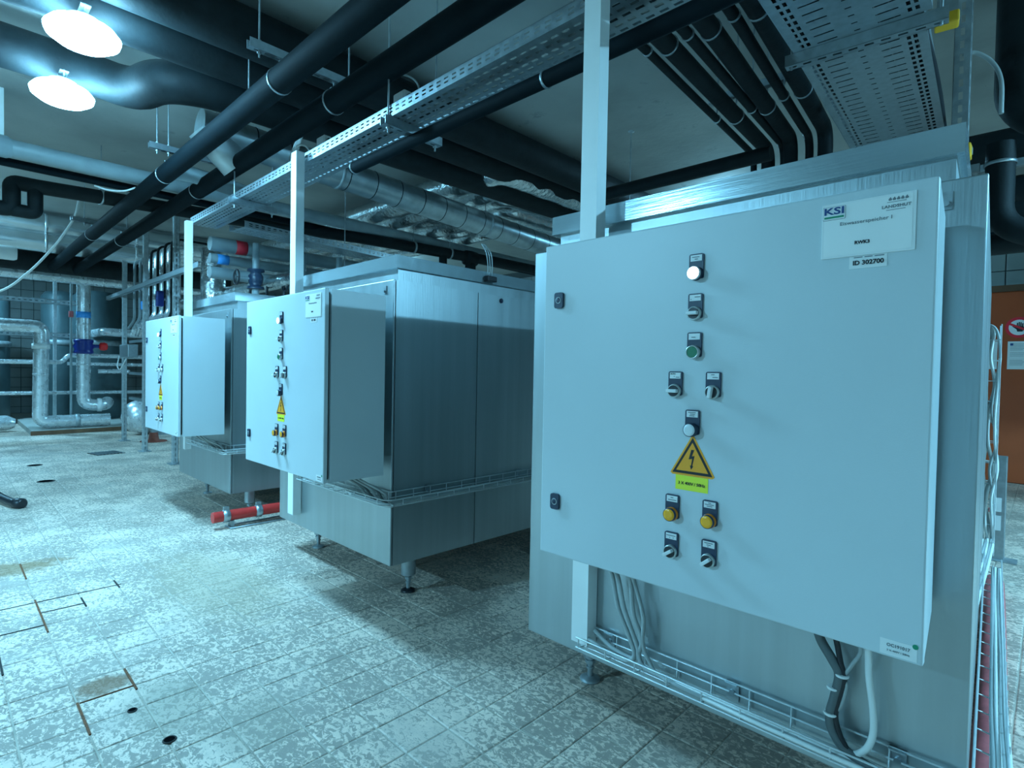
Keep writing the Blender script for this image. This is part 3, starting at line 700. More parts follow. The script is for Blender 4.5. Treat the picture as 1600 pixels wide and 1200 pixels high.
def wbox(x, y, z, label):
    t = empty('junction_box', label, 'box', (x, y, z), 0, 'white boxes on the long cable tray')
    MB().box((-.045, -.022, 0), (.045, .022, .088), .006).build('housing', m_white, t); MB().box((-.04, -.025, .006), (.04, -.021, .082), .002).build('cover', m_grip, t)
    g = MB(); g.cyl((.045, 0, .03), (.062, 0, .03), .009, 10); g.cyl((.045, 0, .06), (.062, 0, .06), .009, 10); g.build('gland', m_cabled, t)
wbox(-3.07, 1.565, 2.352, 'white junction box on the cable tray above the middle trunking post')
wbox(-2.285, 1.565, 2.345, 'white junction box on the cable tray next to the channel bracket')
# conduit tube under the tray
cdt = empty('conduit_tube', 'dark tube with pale rim hanging under the long cable tray', 'tube', (-2.80, 1.60, 2.205))
MB().tube([(0, 0, 0), (3.9, 0, 0)], .030, 16).build('tube_body', m_dark, cdt)
for x in (.02, 1.40, 2.7): MB().lathe((x, 0, 0), [(.030, -.005), (.033, -.005), (.033, .005), (.030, .005)], 18, (1, 0, 0)).build('clamp', m_galv, cdt)

# two dark insulated pipes along the aisle
def long_pipe(y, z, r, x0, x1, clamps, label, end):
    t = empty('insulated_pipe', label, 'pipe', (0, y, z), 0, 'dark insulated pipes along the aisle')
    m = MB(); m.tube([(x1, 0, 0), (x0, 0, 0)]+end, r, 20, True, .1); m.build('insulation', m_dark, t)
    for x in clamps:
        c = MB(); c.lathe((x, 0, 0), [(r, -.006), (r+.003, -.006), (r+.003, .006), (r, .006)], 22, (1, 0, 0)); c.cyl((x, 0, r), (x, 0, r+.045), .006, 8); c.box((x-.012, -.02, r+.002), (x+.012, .02, r+.008)); c.build('pipe_clamp', m_galv, t)
    return t
long_pipe(1.17, 2.500, .061, -10.5, 2.2, (-4.72, -7.5, -2.75, -.8), 'dark insulated aisle pipe, the upper of the two crossing the picture', [])
long_pipe(1.455, 2.500, .061, -10.5, 2.2, (-4.95, -7.6, -2.75, -.8), 'dark insulated aisle pipe, the lower of the two, right above the cable tray', [])
channel('channel_hanger', 'channel above the two dark aisle pipes by the large black elbow', (-4.52, 1.02, 2.603), (-4.51, 1.60, 2.603), (.05, .12, .50))
channel('channel_hanger', 'channel above the two dark aisle pipes near their far end', (-7.40, .98, 2.603), (-7.60, 1.66, 2.603), (.12, .54))
channel('channel_hanger', 'channel above the two dark aisle pipes over the middle cabinet', (-2.75, 1.02, 2.603), (-2.75, 1.60, 2.603), (.05, .52))
lb = empty('slotted_bracket', 'brightly lit slotted steel bracket beside the upper dark aisle pipe', 'bracket', (-3.46, 1.19, 2.585))
mb = MB(); perf(mb, (0, 0, .03), (1, 0, 0), (0, 1, 0), None, .42, [(.012, 0, 0, 0), (.016, .012, .05, .028), (.012, 0, 0, 0)])
perf(mb, (0, 0, -.012), (1, 0, 0), (0, 0, 1), None, .42, [(.012, 0, 0, 0), (.018, .012, .05, .028), (.012, 0, 0, 0)]); mb.build('angle', m_galv, lb, fix=False)
mb = MB(); mb.tube([(.21, .02, .03), (.21, .02, CEIL-2.585)], .0045, 8); mb.build('threaded_rod', m_galvd, lb)

# thick black insulated pipes under the ceiling
def fat(pts, r, label, bend=.12, grp='thick black pipes under the ceiling', mat=None, n=24):
    return pipe('insulated_pipe', label, pts, r, mat or m_black, 'pipe', bend, n, grp)
fat([(-3.20, -3.1, 2.92), (-3.20, 7.9, 2.92)], .125, 'thick black ceiling pipe nearest to the camera of the three')
fat([(-3.47, -3.1, 2.88), (-3.47, 7.9, 2.88)], .125, 'thick black ceiling pipe in the middle of the three')
fat([(-4.28, -3.1, 2.88), (-4.28, .62, 2.88), (-4.14, .86, 2.80), (-3.82, .92, 2.78), (-3.74, 1.15, 2.80), (-3.74, 7.9, 2.84)], .120, 'thick black ceiling pipe with a swan-neck elbow beside the lamps', .16)
# grey-blue pipes crossing at upper left
fat([(-5.50, -3.1, 2.665), (-5.50, 7.9, 2.665)], .062, 'pale grey pipe under the ceiling left of the aisle pipes, the thicker', .1, 'grey pipes at upper left', m_pgrey)
pipe('pipe_sleeve', 'pale sleeve end of the thicker grey pipe at the left picture edge', [(-5.50, -2.0, 2.665), (-5.50, .357, 2.665), (-5.50, .385, 2.665)], [.079, .079, .064], m_pgrey)
fat([(-5.68, -3.1, 2.605), (-5.68, 7.9, 2.605)], .033, 'thin grey pipe just below the thicker grey pipe at upper left', .1, 'grey pipes at upper left', m_dark)
# black pipe with expansion loop
fat([(-6.42, -2.6, 2.408), (-6.42, .446, 2.408), (-6.42, .446, 2.642), (-6.42, .60, 2.642), (-6.00, 2.16, 2.60), (-5.54, 3.24, 2.552), (-5.23, 5.04, 2.528), (-5.16, 5.88, 2.516)], .0624, 'black insulated pipe with a rectangular loop at its left end', .05, 'black pipes on the left', None, 18)
fat([(-6.42, .447, 2.408), (-6.42, .60, 2.408), (-6.42, .60, 2.624)], .0564, 'short black return leg closing the rectangular pipe loop', .04, 'black pipes on the left', None, 18)
pc = empty('pipe_hanger', 'steel clamp with rod on the black loop pipe at upper left', 'hanger', (-6.30, 1.05, 2.630), 0)
MB().lathe((0, 0, 0), [(.063, -.012), (.069, -.012), (.069, .012), (.063, .012)], 20, (-.26, .96, 0)).build('clamp', m_galv, pc)
mb = MB(); mb.tube([(0, 0, .063), (0, 0, CEIL-2.630)], .0045, 8); mb.box((-.014, -.014, .056), (.014, .014, .10)); mb.build('threaded_rod', m_galvd, pc)
# spiral duct with mitred branch
sd = empty('spiral_duct', 'galvanised spiral duct with a mitred end crossing behind the aisle pipes', 'duct', (-4.12, 1.22, 2.70))
dP = [(0, 0, 0), (.03, 6.6, -.33)]
MB().tube(dP, .115, 28).build('duct_run', m_duct, sd)
MB().tube([(0, .02, 0), (0, .24, -.20)], .112, 28).build('mitred_branch', m_duct, sd)
for k in range(54):
    y = .10+k*.12; t = y/6.6
    if k % 2 == 0: MB().lathe((.03*t, y, -.33*t), [(.115, -.004), (.1175, 0), (.115, .004)], 28, (.03, 6.6, -.33)).build('spiral_seam', m_dark, sd)
for y in (1.0, 2.6, 4.2):
    t = y/6.6; mb = MB(); mb.lathe((.03*t, y, -.33*t), [(.116, -.012), (.121, -.012), (.121, .012), (.116, .012)], 28, (.03, 6.6, -.33)); mb.tube([(.03*t, y, -.33*t+.12), (.03*t, y, CEIL-2.725)], .0045, 8); mb.build('suspension_clamp', m_galvd, sd)
pipe('pipe', 'short grey pipe elbow piece with pale band left of the spiral duct', [(-4.75, 1.20, 2.55), (-4.75, 1.36, 2.56), (-4.75, 1.9, 2.50)], .060, m_pgrey, 'pipe', .08)

# foil wrapped pipes behind the tanks
def foilpipe(pts, r, label, bend=.2):
    P = fillet([Vector(p) for p in pts], bend) if len(pts) > 2 else [Vector(p) for p in pts]
    Q = []
    for a, b in zip(P, P[1:]):
        n = max(1, int((b-a).length/.12))
        Q += [a+(b-a)*k/n for k in range(n)]
    Q.append(P[-1]); R = [r*(1+random.uniform(-.05, .05)) for _ in Q]
    m = MB(); m.tube(Q, R, 20); return tag(m.build('foil_pipe', m_foil), label, 'pipe', 'foil wrapped pipes')
for k in range(6):
    y = 3.42+.27*k; x = -3.48-.25*k; z = 2.86-.03*(k % 2)
    foilpipe([(-11.5, y, z), (x, y, z), (x, 7.9, z)], .118-.012*(k % 3), 'foil wrapped pipe with a corner high behind the tanks, %s from the aisle' % ('first', 'second', 'third', 'fourth', 'fifth', 'sixth')[k], .16)
foilpipe([(-8.9, 2.3, 1.93), (-5.0, 2.3, 1.93)], .07, 'thin foil wrapped pipe low above the farthest tank'); foilpipe([(-8.9, 3.3, 1.80), (-3.6, 3.3, 1.80)], .10, 'low foil wrapped pipe behind the farthest tank')
foilpipe([(-6.85, 2.18, 1.35), (-6.85, 2.18, 2.42)], .125, 'upright foil wrapped pipe behind the farthest trunking post')
# black pipe details over the middle tank
fat([(-5.36, 4.29, 2.53), (-5.36, 4.29, .002)], .05, 'short black pipe stub dropping behind the middle tank lid', .05, 'black pipes over the middle tank', None, 16)
bv = empty('valve', 'black insulated valve body on the black pipe over the middle tank', 'valve', (-5.30, 4.68, 2.50))
MB().lathe((0, -.09, .02), [(.05, 0), (.09, .01), (.095, .09), (.09, .17), (.05, .18)], 20, (0, 1, 0)).build('valve_body', m_black, bv); MB().lathe((0, 0, -.02), [(.055, -.12), (.07, -.11), (.07, -.03), (.05, 0)], 16).build('valve_bonnet', m_black, bv)
fat([(-4.1, 4.9, 2.02), (-2.6, 4.9, 2.02)], .09, 'black pipe crossing behind the middle tank at the nearest tank edge', .05, 'black pipes over the middle tank', None, 16)
for x, y, l in ((-5.365, 3.90, 'left'), (-5.285, 4.38, 'right')):
    h = empty('pipe_hanger', 'pipe hanger on the black pipe over the middle tank, the %s one' % l, 'hanger', (x-.12, y, 2.540), 0, 'hangers over the middle tank')
    MB().lathe((.06, 0, 0), [(.063, -.012), (.070, -.012), (.070, .012), (.063, .012)], 20, (0, 1, 0)).build('clamp', m_galv, h); MB().tube([(.06, 0, .06), (.06, 0, CEIL-2.540)], .0045, 8).build('threaded_rod', m_galvd, h)
for k, (a, b) in enumerate((((-2.76, 3.55), 'one'), ((-2.83, 3.42), 'other'))): pass
for x, y, z0, lb_ in ((-2.54, 3.98, 1.70, 'thin threaded rod hanging from the ceiling beside the tall trunking post'), (-3.46, 4.04, 2.75, 'short threaded rod hanging from the ceiling over the foil pipes'), (-4.29, 1.38, 2.72, 'threaded rod hanging from the ceiling behind the black elbow'), (-4.95, 2.75, 2.0, 'threaded rod hanging from the ceiling over the farthest tank')):
    r = empty('ceiling_rod', lb_, 'rod', (x, y, z0), 0, 'ceiling rods'); MB().tube([(0, 0, 0), (0, 0, CEIL-z0)], .005, 8).build('threaded_rod', m_galvd, r); MB().lathe((0, 0, CEIL-z0), [(.025, 0), (.025, -.008), (.01, -.012)], 12).build('anchor', m_galvd, r)
# tray and valves over the farthest tank
ptray('perforated_cable_tray', 'short perforated tray end over the farthest tank', 0, 1.9, 0, .24, 2.185, .05)
t2 = [o for o in C.objects if o.name.startswith('perforated_cable_tray') and o.parent is None][-1]
t2.location = (-4.52, 1.66, 2.185); t2.rotation_euler = (0, 0, math.radians(97))
sl = empty('pipe_label', 'red label sleeve on a pale pipe over the farthest tank', 'label', (-5.6, 2.02, 2.235)); MB().lathe((0, 0, 0), [(.0655, -.05), (.0665, -.05), (.0665, .05), (.0655, .05)], 20, (0, 1, 0)).build('band', m_redink, sl)
sb = empty('pipe_label', 'blue label sleeve on a pale pipe over the farthest tank', 'label', (-5.6, 1.86, 2.10)); MB().lathe((0, 0, 0), [(.0455, -.05), (.0465, -.05), (.0465, .05), (.0455, .05)], 20, (0, 1, 0)).build('band', m_bluet, sb)
for k, (z, r) in enumerate(((2.235, .065), (2.10, .045), (1.97, .055))):
    pipe('pale_pipe', 'pale pipe running back over the farthest tank, %s of three' % ('upper', 'middle', 'lower')[k], [(-5.6, 1.75, z), (-5.6, 5.2, z)], r, m_pgrey, 'pipe', 0, 18, 'pale pipes over the farthest tank')
def gate(x, y, z, h, label, body, s=1.):
    v = empty('gate_valve', label, 'valve', (x, y, z), 0, 'valves over the farthest tank')
    m = MB(); m.cyl((0, 0, 0), (0, 0, h), .030*s, 14); m.build('pipe_stub', m_pgrey, v)
    m = MB(); m.lathe((0, 0, h*.45), [(.075*s, -.09), (.075*s, -.07), (.045*s, -.06), (.062*s, -.03), (.065*s, .03), (.045*s, .06), (.075*s, .07), (.075*s, .09)], 18); m.build('valve_body', body, v)
    m = MB(); m.cyl((0, -.05*s, h*.45), (0, -.17*s, h*.45), .012*s, 10); m.build('stem', m_galvd, v)
    w = MB(); n = 20; pts = [(.065*s*math.cos(2*math.pi*k/n), -.17*s, h*.45+.065*s*math.sin(2*math.pi*k/n)) for k in range(n+1)]; w.tube(pts, .009*s, 6)
    for a in (0, 1, 2): w.tube([(0, -.17*s, h*.45), (.062*s*math.cos(a*2.09), -.17*s, h*.45+.062*s*math.sin(a*2.09))], .005*s, 6)
    w.build('handwheel', m_blackp, v)
gate(-5.30, 2.05, 1.640, .60, 'dark valve with handwheel nearest to the farthest trunking post', m_navy)
gate(-5.20, 2.45, 1.640, .55, 'dark valve with handwheel in the middle of the group over the farthest tank', m_blackp)
gate(-5.05, 2.75, 1.640, .55, 'dark valve with handwheel on the right of the group over the farthest tank', m_blackp)
gate(-4.80, 3.05, 1.640, .50, 'small dark valve at the rear right over the farthest tank', m_blackp, .8)
for k in range(4):
    P = [(-5.7+.16*k, 2.15+.1*k, 1.66), (-5.7+.16*k, 2.15+.1*k, 1.90+.03*k), (-5.6+.16*k, 2.4+.1*k, 1.92+.03*k)]
    pipe('pipe', 'thin dark pipe loop beside the valves, %s from the left' % ('first', 'second', 'third', 'fourth')[k], P, .014, m_blackp, 'pipe', .06, 8, 'thin pipes beside the valves')

# wide perforated tray above the nearest tank
wt_ = ptray('perforated_cable_tray', 'wide perforated tray above the nearest tank, far section behind the joint', 0, 1.75, 0, .405, 2.35, .075, wide=True)
wt_.location = (-.345, 2.32, 2.35); wt_.rotation_euler = (0, 0, math.radians(93.5))
wn = ptray('perforated_cable_tray', 'wide perforated tray above the nearest tank, near section in front of the joint', 0, 2.6, 0, .425, 2.35, .075, wide=True)
wn.location = (-.22, -.28, 2.342); wn.rotation_euler = (0, 0, math.radians(92.2))
jp = empty('joint_channel', 'slotted joint channel across the wide perforated tray', 'channel', (-.775, 2.285, 2.300), math.radians(5))
mb = MB(); mb.box((0, 0, 0), (.50, .003, .041)); mb.box((0, .038, 0), (.50, .041, .041)); perf(mb, (0, 0, 0), (1, 0, 0), (0, 1, 0), None, .50, [(.013, 0, 0, 0), (.015, .012, .05, .028), (.013, 0, 0, 0)]); mb.build('channel', m_galv, jp, fix=False)
for x in (.02, .48): MB().tube([(x, .02, -.01), (x, .02, .82)], .005, 8).build('threaded_rod', m_galvd, jp)
yc_ = empty('end_cap', 'large yellow end cap on a channel at the upper right', 'cap', (-.30, 2.48, 2.345), math.radians(8)); MB().box((-.035, -.03, 0), (.035, .03, .040), .006).build('cap', m_yellowcap, yc_); MB().box((-.030, -.026, .035), (.030, .026, .60)).build('channel', m_galvd, yc_)

# bundle of black pipes with hangers
bl = [((-1.388, 2.298), (-1.446, 3.173), .020, -1.519, 3.867), ((-1.293, 2.322), (-1.350, 3.214), .042, -1.394, 3.845), ((-1.191, 2.304), (-1.247, 3.181), .024, -1.332, 3.843),
      ((-1.101, 2.337), (-1.176, 3.214), .042, -1.246, 3.758), ((-.990, 2.309), (-1.067, 3.148), .024, -1.118, 3.806), ((-.902, 2.339), (-.971, 3.144), .042, -1.042, 3.750)]
nm = ('leftmost', 'second', 'third', 'fourth', 'fifth', 'rightmost')
for k, ((ax, ay), (bx, by), r, ex, ey) in enumerate(bl):
    t = empty('insulated_pipe', 'black pipe of the parallel bundle above the nearest tank, %s from the left' % nm[k] if k not in (0, 5) else 'black pipe of the parallel bundle above the nearest tank, %s one' % nm[k], 'pipe', (0, 0, 2.60), 0, 'black pipe bundle over the nearest tank')
    s = (bx-ax)/(by-ay); y0 = -2.5
    MB().tube([(ax+s*(y0-ay)*.6, y0, 0), (ax, ay, 0), (bx, by, 0), (bx+s*(ey-by), ey, 0), (bx+s*(ey-by), ey, -.75)], r, 16, True, .10).build('insulation', m_black, t)
    for (hx, hy) in ((ax, ay), (bx, by), (ax-s*1.2, ay-1.2)):
        h = MB(); h.lathe((hx, hy, 0), [(r, -.005), (r+.004, -.005), (r+.004, .005), (r, .005)], 18, (s, 1, 0)); h.tube([(hx, hy, r), (hx, hy, .5)], .004, 6); h.build('pipe_hanger', m_galv, t)
for y, l in ((2.32, 'near'), (3.19, 'far')): channel('channel_hanger', 'channel above the black pipe bundle, the %s one' % l, (-1.50, y, 2.70), (-.60, y, 2.70), (.05, .80), mat=m_galvd)
fat([(-2.3, 3.14, 2.31), (-1.12, 3.14, 2.31)], .04, 'black pipe crossing under the end of the black pipe bundle', .05, 'black pipes behind the nearest tank', None, 16)
fat([(-1.9, 4.1, 1.86), (.9, 4.1, 1.86)], .06, 'black collector pipe low behind the nearest tank', .05, 'black pipes behind the nearest tank', None, 16)
# drooping cables overhead
cable([(-2.05, 1.70, 2.345), (-1.728, 1.75, 2.36), (-1.474, 1.75, 2.338), (-1.204, 1.75, 2.317), (-1.026, 1.75, 2.312), (-.879, 1.75, 2.290), (-.762, 1.76, 2.300), (-.60, 1.80, 2.36)], .0085, m_cable, 'grey cable drooping from the long tray to the black pipe bundle')
cable([(-2.95, 1.50, 2.62), (-2.75, 1.58, 2.66), (-2.5, 1.66, 2.64), (-2.35, 1.70, 2.55), (-2.3, 1.66, 2.34)], .005, m_cable, 'thin grey cable arching behind the lower dark aisle pipe')
cable([(-3.15, 1.53, 2.36), (-3.22, 1.52, 2.42), (-3.35, 1.53, 2.44), (-3.42, 1.56, 2.33)], .006, m_cablew, 'short pale cable loop at the middle trunking post top')
for k in range(4):
    cable([(-3.62+.02*k, 1.70, 2.95), (-3.60+.02*k, 1.68, 2.70), (-3.63+.035*k, 1.62, 2.50), (-3.62+.05*k, 1.58, 2.33)], .0045, m_cablew, 'thin pale cable dropping from the ceiling pipes to the long tray, %s from the left' % ('first', 'second', 'third', 'fourth')[k], 'cables dropping to the long tray')
cable([(-7.573, 1.077, 2.95), (-7.603, 1.043, 2.709), (-7.686, .956, 2.50), (-7.78, .86, 2.325), (-7.947, .691, 2.079), (-8.164, .475, 1.867), (-8.5, .1, 1.75)], .012, m_cablew, 'white cable hanging in a long curve at the far left')
cable([(-5.60, .891, 2.543), (-5.514, .97, 2.509), (-5.421, 1.06, 2.506), (-5.359, 1.121, 2.533)], .007, m_cablew, 'short white cable end below the grey pipes at upper left')
tr_ = empty('trunking_drop', 'white upright trunking at the left picture edge under the ceiling', 'trunking', (-5.60, .29, 2.752)); MB().box((-.066, -.055, 0), (.066, .055, .347), .004).build('channel', m_white, tr_)

# cables lying in the trays
for k in range(9):
    o = .035+.042*k; q = .0225+.003*(k % 3)
    cable([(-.22-o+.02, -.25, 2.342+q), (-.30-o, 1.0, 2.342+q), (-.333-o, 2.25, 2.346+q), (-.36-o, 3.0, 2.350+q), (-.435-o, 4.05, 2.350+q)], .0203, (m_blackp, m_cabled)[k % 4 == 3], 'dark cable lying in the wide perforated tray, '+('rightmost', 'second from the right', 'third from the right', 'fourth from the right', 'middle one', 'fourth from the left', 'third from the left', 'second from the left', 'leftmost')[k], 'cables in the wide tray', n=6)
for k in range(3):
    cable([(-5.1, 1.49+.05*k, 2.279), (-3.5, 1.50+.05*k, 2.281), (-2.0, 1.49+.055*k, 2.280), (-.5, 1.50+.05*k, 2.281), (1.5, 1.50+.05*k, 2.280)], .009, (m_cable, m_cabled)[k % 2], 'cable lying in the long perforated tray, '+('nearest', 'middle', 'farthest')[k]+' of three', 'cables in the long tray', n=6)
# ------------------------------------------------------------------ far left: pipework, vessels, rack
def strut(name, label, x, y, z0, z1, w=.055, group='slotted steel posts', plate=True, lmat=None, rz=0.):
    t = empty(name, label, 'post', (x, y, z0), rz, group); L = z1-z0; h = w/2; m = MB()
    perf(m, (-h, -h, 0), (0, 0, 1), (1, 0, 0), None, L, [(w*.3, 0, 0, 0), (w*.4, w*.26, .06, .034), (w*.3, 0, 0, 0)])
    perf(m, (h, -h, 0), (0, 0, 1), (0, 1, 0), None, L, [(w*.3, 0, 0, 0), (w*.4, w*.26, .06, .034), (w*.3, 0, 0, 0)])
    m.box((-h, h-.003, 0), (-h+.014, h, L)); m.box((-h, -h, 0), (-h+.002, h, L)); m.box((h-.014, h-.003, 0), (h, h, L)); m.build('upright', lmat or m_strut, t, fix=False)
    if plate:
        p = MB(); p.box((-.08, -.06, .0005-z0), (.08, .06, .009-z0)); p.cyl((-.055, 0, .009-z0), (-.055, 0, .022-z0), .012, 6, sm=False); p.cyl((.055, 0, .009-z0), (.055, 0, .022-z0), .012, 6, sm=False); p.build('foot_plate', m_galvd, t)
    return t
strut('slotted_post', 'slotted steel rack post farthest left beside the silver pipes', -9.60, 1.88, .001, 2.95)
strut('slotted_post', 'slotted steel rack post in the middle, just left of the farthest cabinet', -8.27, 1.84, .001, 2.85)
strut('slotted_post', 'slotted steel rack post partly hidden by the farthest cabinet', -7.02, 1.85, .001, 2.85)
rl = empty('rack_rail', 'slotted steel rail across the rack posts carrying the silver risers', 'rail', (-10.4, 1.80, 2.11)); m = MB(); m.box((0, 0, -.03), (4.3, .003, .03)); m.box((0, 0, .027), (4.3, .041, .03)); m.box((0, 0, -.03), (4.3, .041, -.027)); m.build('channel', m_galv, rl)
for k, z in enumerate((1.43, .98, .62)):
    r2 = empty('rack_rail', 'short steel cross rail between the two left rack posts, %s' % ('upper', 'middle', 'lower')[k], 'rail', (-9.58, 1.93, z), 0, 'short rack rails'); m = MB(); m.box((0, 0, -.02), (1.3, .003, .02)); m.box((0, 0, .017), (1.3, .041, .02)); m.build('channel', m_galv, r2)
def silver(pts, r, label, group=None, bend=.06, mat=None, name='silver_pipe', n=18):
    P = fillet([Vector(p) for p in pts], bend) if len(pts) > 2 else [Vector(p) for p in pts]
    t = empty(name, label, 'pipe', P[0], 0, group); Q = [p-P[0] for p in P]
    m = MB(); m.tube(Q, r, n); m.build('cladding', mat or m_silver, t)
    # overlap rings of the cladding sheets
    for a, b in zip([Vector(p)-P[0] for p in pts], [Vector(p)-P[0] for p in pts[1:]]):
        L = (b-a).length; k = int(L/.9)
        for i in range(1, k+1):
            c = a+(b-a)*(i/(k+1)); MB().lathe(c, [(r, -.012), (r*1.035+.001, -.012), (r*1.035+.001, .012), (r, .012)], n, (b-a)).build('joint_band', m_silver, t)
    return t
for k, x in enumerate((-9.12, -8.78, -8.45, -8.15)):
    silver([(x, 2.75, 2.62), (x, 2.12, 2.62), (x, 2.12, 1.74), (x, 1.96, 1.60)], .084, 'silver clad riser behind the rack rail, %s from the left' % ('first', 'second', 'third', 'fourth')[k], 'silver risers', .10)
    silver([(x+.15, 2.7, 2.70), (x+.15, 2.06, 2.70), (x+.15, 2.06, 1.72), (x+.05, 1.96, 1.60)], .015, 'thin black riser between the silver risers, %s from the left' % ('first', 'second', 'third', 'fourth')[k], 'black risers', .10, m_black, 'black_pipe', 10)
for k, x in enumerate((-9.36, -9.05)):
    silver([(x+.05, 2.1, 2.62), (x, 1.95, 2.55), (x, 1.95, 1.74), (x-.1, 1.9, 1.62)], .018, 'thin pale riser at the left of the rack, the %s one' % ('left', 'right')[k], 'pale risers', .06, m_pgrey, 'thin_pipe', 10)
for k in range(3):
    silver([(-9.55+.17*k, 1.97, 1.52), (-9.42+.17*k, 1.97, 1.62)], .035, 'short slanted silver pipe end on the rack, %s from the left' % ('first', 'second', 'third')[k], 'slanted silver pipe ends', .05)
tp = empty('blue_valve', 'bright blue valve handle among the silver risers', 'valve', (-8.98, 1.98, 1.92)); MB().box((-.05, -.03, -.06), (.05, .03, .06), .015).build('handle', m_bluet, tp); MB().cyl((0, .02, 0), (0, .12, 0), .02, 12).build('stem', m_galvd, tp)
tp = empty('blue_valve', 'dark blue valve at the right of the silver risers', 'valve', (-8.20, 1.98, 1.95)); MB().box((-.05, -.04, -.10), (.05, .04, .10), .015).build('handle', m_blue, tp); MB().cyl((0, .02, 0), (0, .10, 0), .02, 12).build('stem', m_galvd, tp)
rb_ = empty('valve_box', 'grey actuator box with hanging cable on the left rack', 'box', (-9.5, 1.80, 1.20)); MB().box((0, 0, 0), (.5, .12, .18), .01).build('housing', m_galv, rb_); MB().tube(spline([(.05, -.01, .02), (.15, -.05, -.12), (.38, -.06, -.16), (.62, -.04, -.02)]), .008, 6).build('lead', m_cablew, rb_)
# big ducts and headers
def bigduct(x, z, r, y0, y1, label, mat=None, bands=True):
    t = empty('round_duct', label, 'duct', (x, y0, z), 0, 'large silver ducts at the far left'); MB().tube([(0, 0, 0), (0, y1-y0, 0)], r, 32).build('cladding', mat or m_clad, t)
    if bands:
        for k in range(1, int((y1-y0)/1.0)): MB().lathe((0, k*1.0, 0), [(r, -.015), (r+.006, -.015), (r+.006, .015), (r, .015)], 32, (0, 1, 0)).build('joint_band', m_silver, t)
bigduct(-9.6, 2.925, .145, -3.0, 7.8, 'large silver duct right under the ceiling at the far left, the upper')
bigduct(-9.6, 2.70, .135, -3.0, 7.8, 'large silver duct below the upper one at the far left')
sc = empty('duct_stub', 'short pale capped duct stub at the left picture edge', 'duct', (-9.2, -.36, 2.44)); MB().tube([(0, 0, 0), (0, 1.02, 0), (0, 1.05, 0)], [.085, .085, .07], 22).build('cladding', m_white, sc)
fat([(-10.55, -3.0, 2.57), (-10.55, 3.6, 2.57)], .15, 'large black pipe where the two dark aisle pipes end', .1, 'black pipes on the far left')
silver([(-11.0, -2.5, 2.43), (-11.0, 3.6, 2.43)], .085, 'long silver header pipe across the far left above the vessels', 'silver header pipes')
silver([(-11.4, -2.5, 2.62), (-11.4, 3.6, 2.62)], .05, 'thinner silver header pipe behind and above the long one', 'silver header pipes')
# silver drop pipes
silver([(-11.25, -.6, 1.66), (-11.25, 1.13, 1.665), (-11.25, 1.11, .185), (-11.25, 2.00, .190)], .098, 'silver pipe dropping to the plinth and running along it, at the left', 'silver drop pipes', .12)
silver([(-11.4, 1.672, 2.40), (-11.4, 1.672, .43), (-11.35, 1.95, .42), (-11.55, 2.02, .46)], .095, 'silver drop pipe with the blue valve and red knob', 'silver drop pipes', .14)
cl = empty('pipe_band', 'pale band round the left silver drop pipe', 'band', (-11.25, 1.122, 1.36)); MB().lathe((0, 0, 0), [(.099, -.04), (.112, -.04), (.112, .04), (.099, .04)], 20).build('band', m_white, cl)
cl = empty('pipe_band', 'blue tape band round the silver drop pipe', 'band', (-11.4, 1.672, 1.90)); MB().lathe((0, 0, 0), [(.0965, -.05), (.0985, -.05), (.0985, .05), (.0965, .05)], 20).build('band', m_bluet, cl)
cl = empty('pipe_band', 'pink tag on the thin pipe beside the blue tape', 'tag', (-11.4, 1.51, 1.90)); MB().box((-.02, -.03, -.05), (.02, .03, .05), .005).build('tag', m_pink, cl); MB().tube([(0, 0, -1.823), (0, 0, .55)], .018, 10).build('thin_pipe', m_pgrey, cl)
cl = empty('pipe_clamp', 'dark clamp on the low silver pipe over the plinth', 'clamp', (-11.25, 1.57, .188)); MB().lathe((0, 0, 0), [(.099, -.03), (.108, -.03), (.108, .03), (.099, .03)], 20, (0, 1, 0)).build('band', m_galvd, cl)
cl = empty('pipe_clamp', 'pale clamp at the bend of the silver drop pipe', 'clamp', (-11.36, 1.88, .425)); MB().lathe((0, 0, 0), [(.096, -.03), (.110, -.03), (.110, .03), (.096, .03)], 20, (.1, 1, 0)).build('band', m_white, cl)
bvv = empty('butterfly_valve', 'dark blue valve with red round knob in the silver drop pipe', 'valve', (-11.4, 1.672, 1.385))
MB().lathe((0, 0, 0), [(.10, -.12), (.135, -.11), (.135, -.08), (.12, -.05), (.145, 0), (.12, .05), (.135, .08), (.135, .11), (.10, .12)], 22).build('valve_body', m_blue, bvv)
MB().cyl((.02, .10, .01), (.03, .22, .01), .028, 14).build('stem', m_blue, bvv); MB().lathe((.03, .20, .01), [(.03, 0), (.065, .02), (.07, .07), (.055, .11), (.02, .12)], 18, (0, 1, 0)).build('knob', m_redp, bvv)
# thinner horizontal pipes
silver([(-11.6, -2.4, 1.10), (-11.6, 1.42, 1.12), (-11.6, 1.50, 1.24), (-11.6, 3.3, 1.24)], .035, 'thin silver pipe with a small jog at half height, far left', 'thin silver pipes', .06)
silver([(-11.7, 1.5, 1.10), (-11.7, 3.3, 1.10)], .028, 'thin silver pipe just under the jogged one', 'thin silver pipes')
silver([(-11.6, -2.4, .62), (-11.6, 3.3, .626)], .028, 'lowest thin silver pipe crossing in front of the vessels', 'thin silver pipes')
silver([(-11.6, 1.9, .98), (-11.6, 2.34, .98), (-12.66, 2.30, .98)], .035, 'short silver pipe piece right of the drop pipe', 'thin silver pipes')
silver([(-12.62, 1.98, 1.66), (-11.75, 2.0, 1.66), (-11.7, 2.9, 1.64)], .07, 'silver pipe stub with dark collar in front of the right vessel')
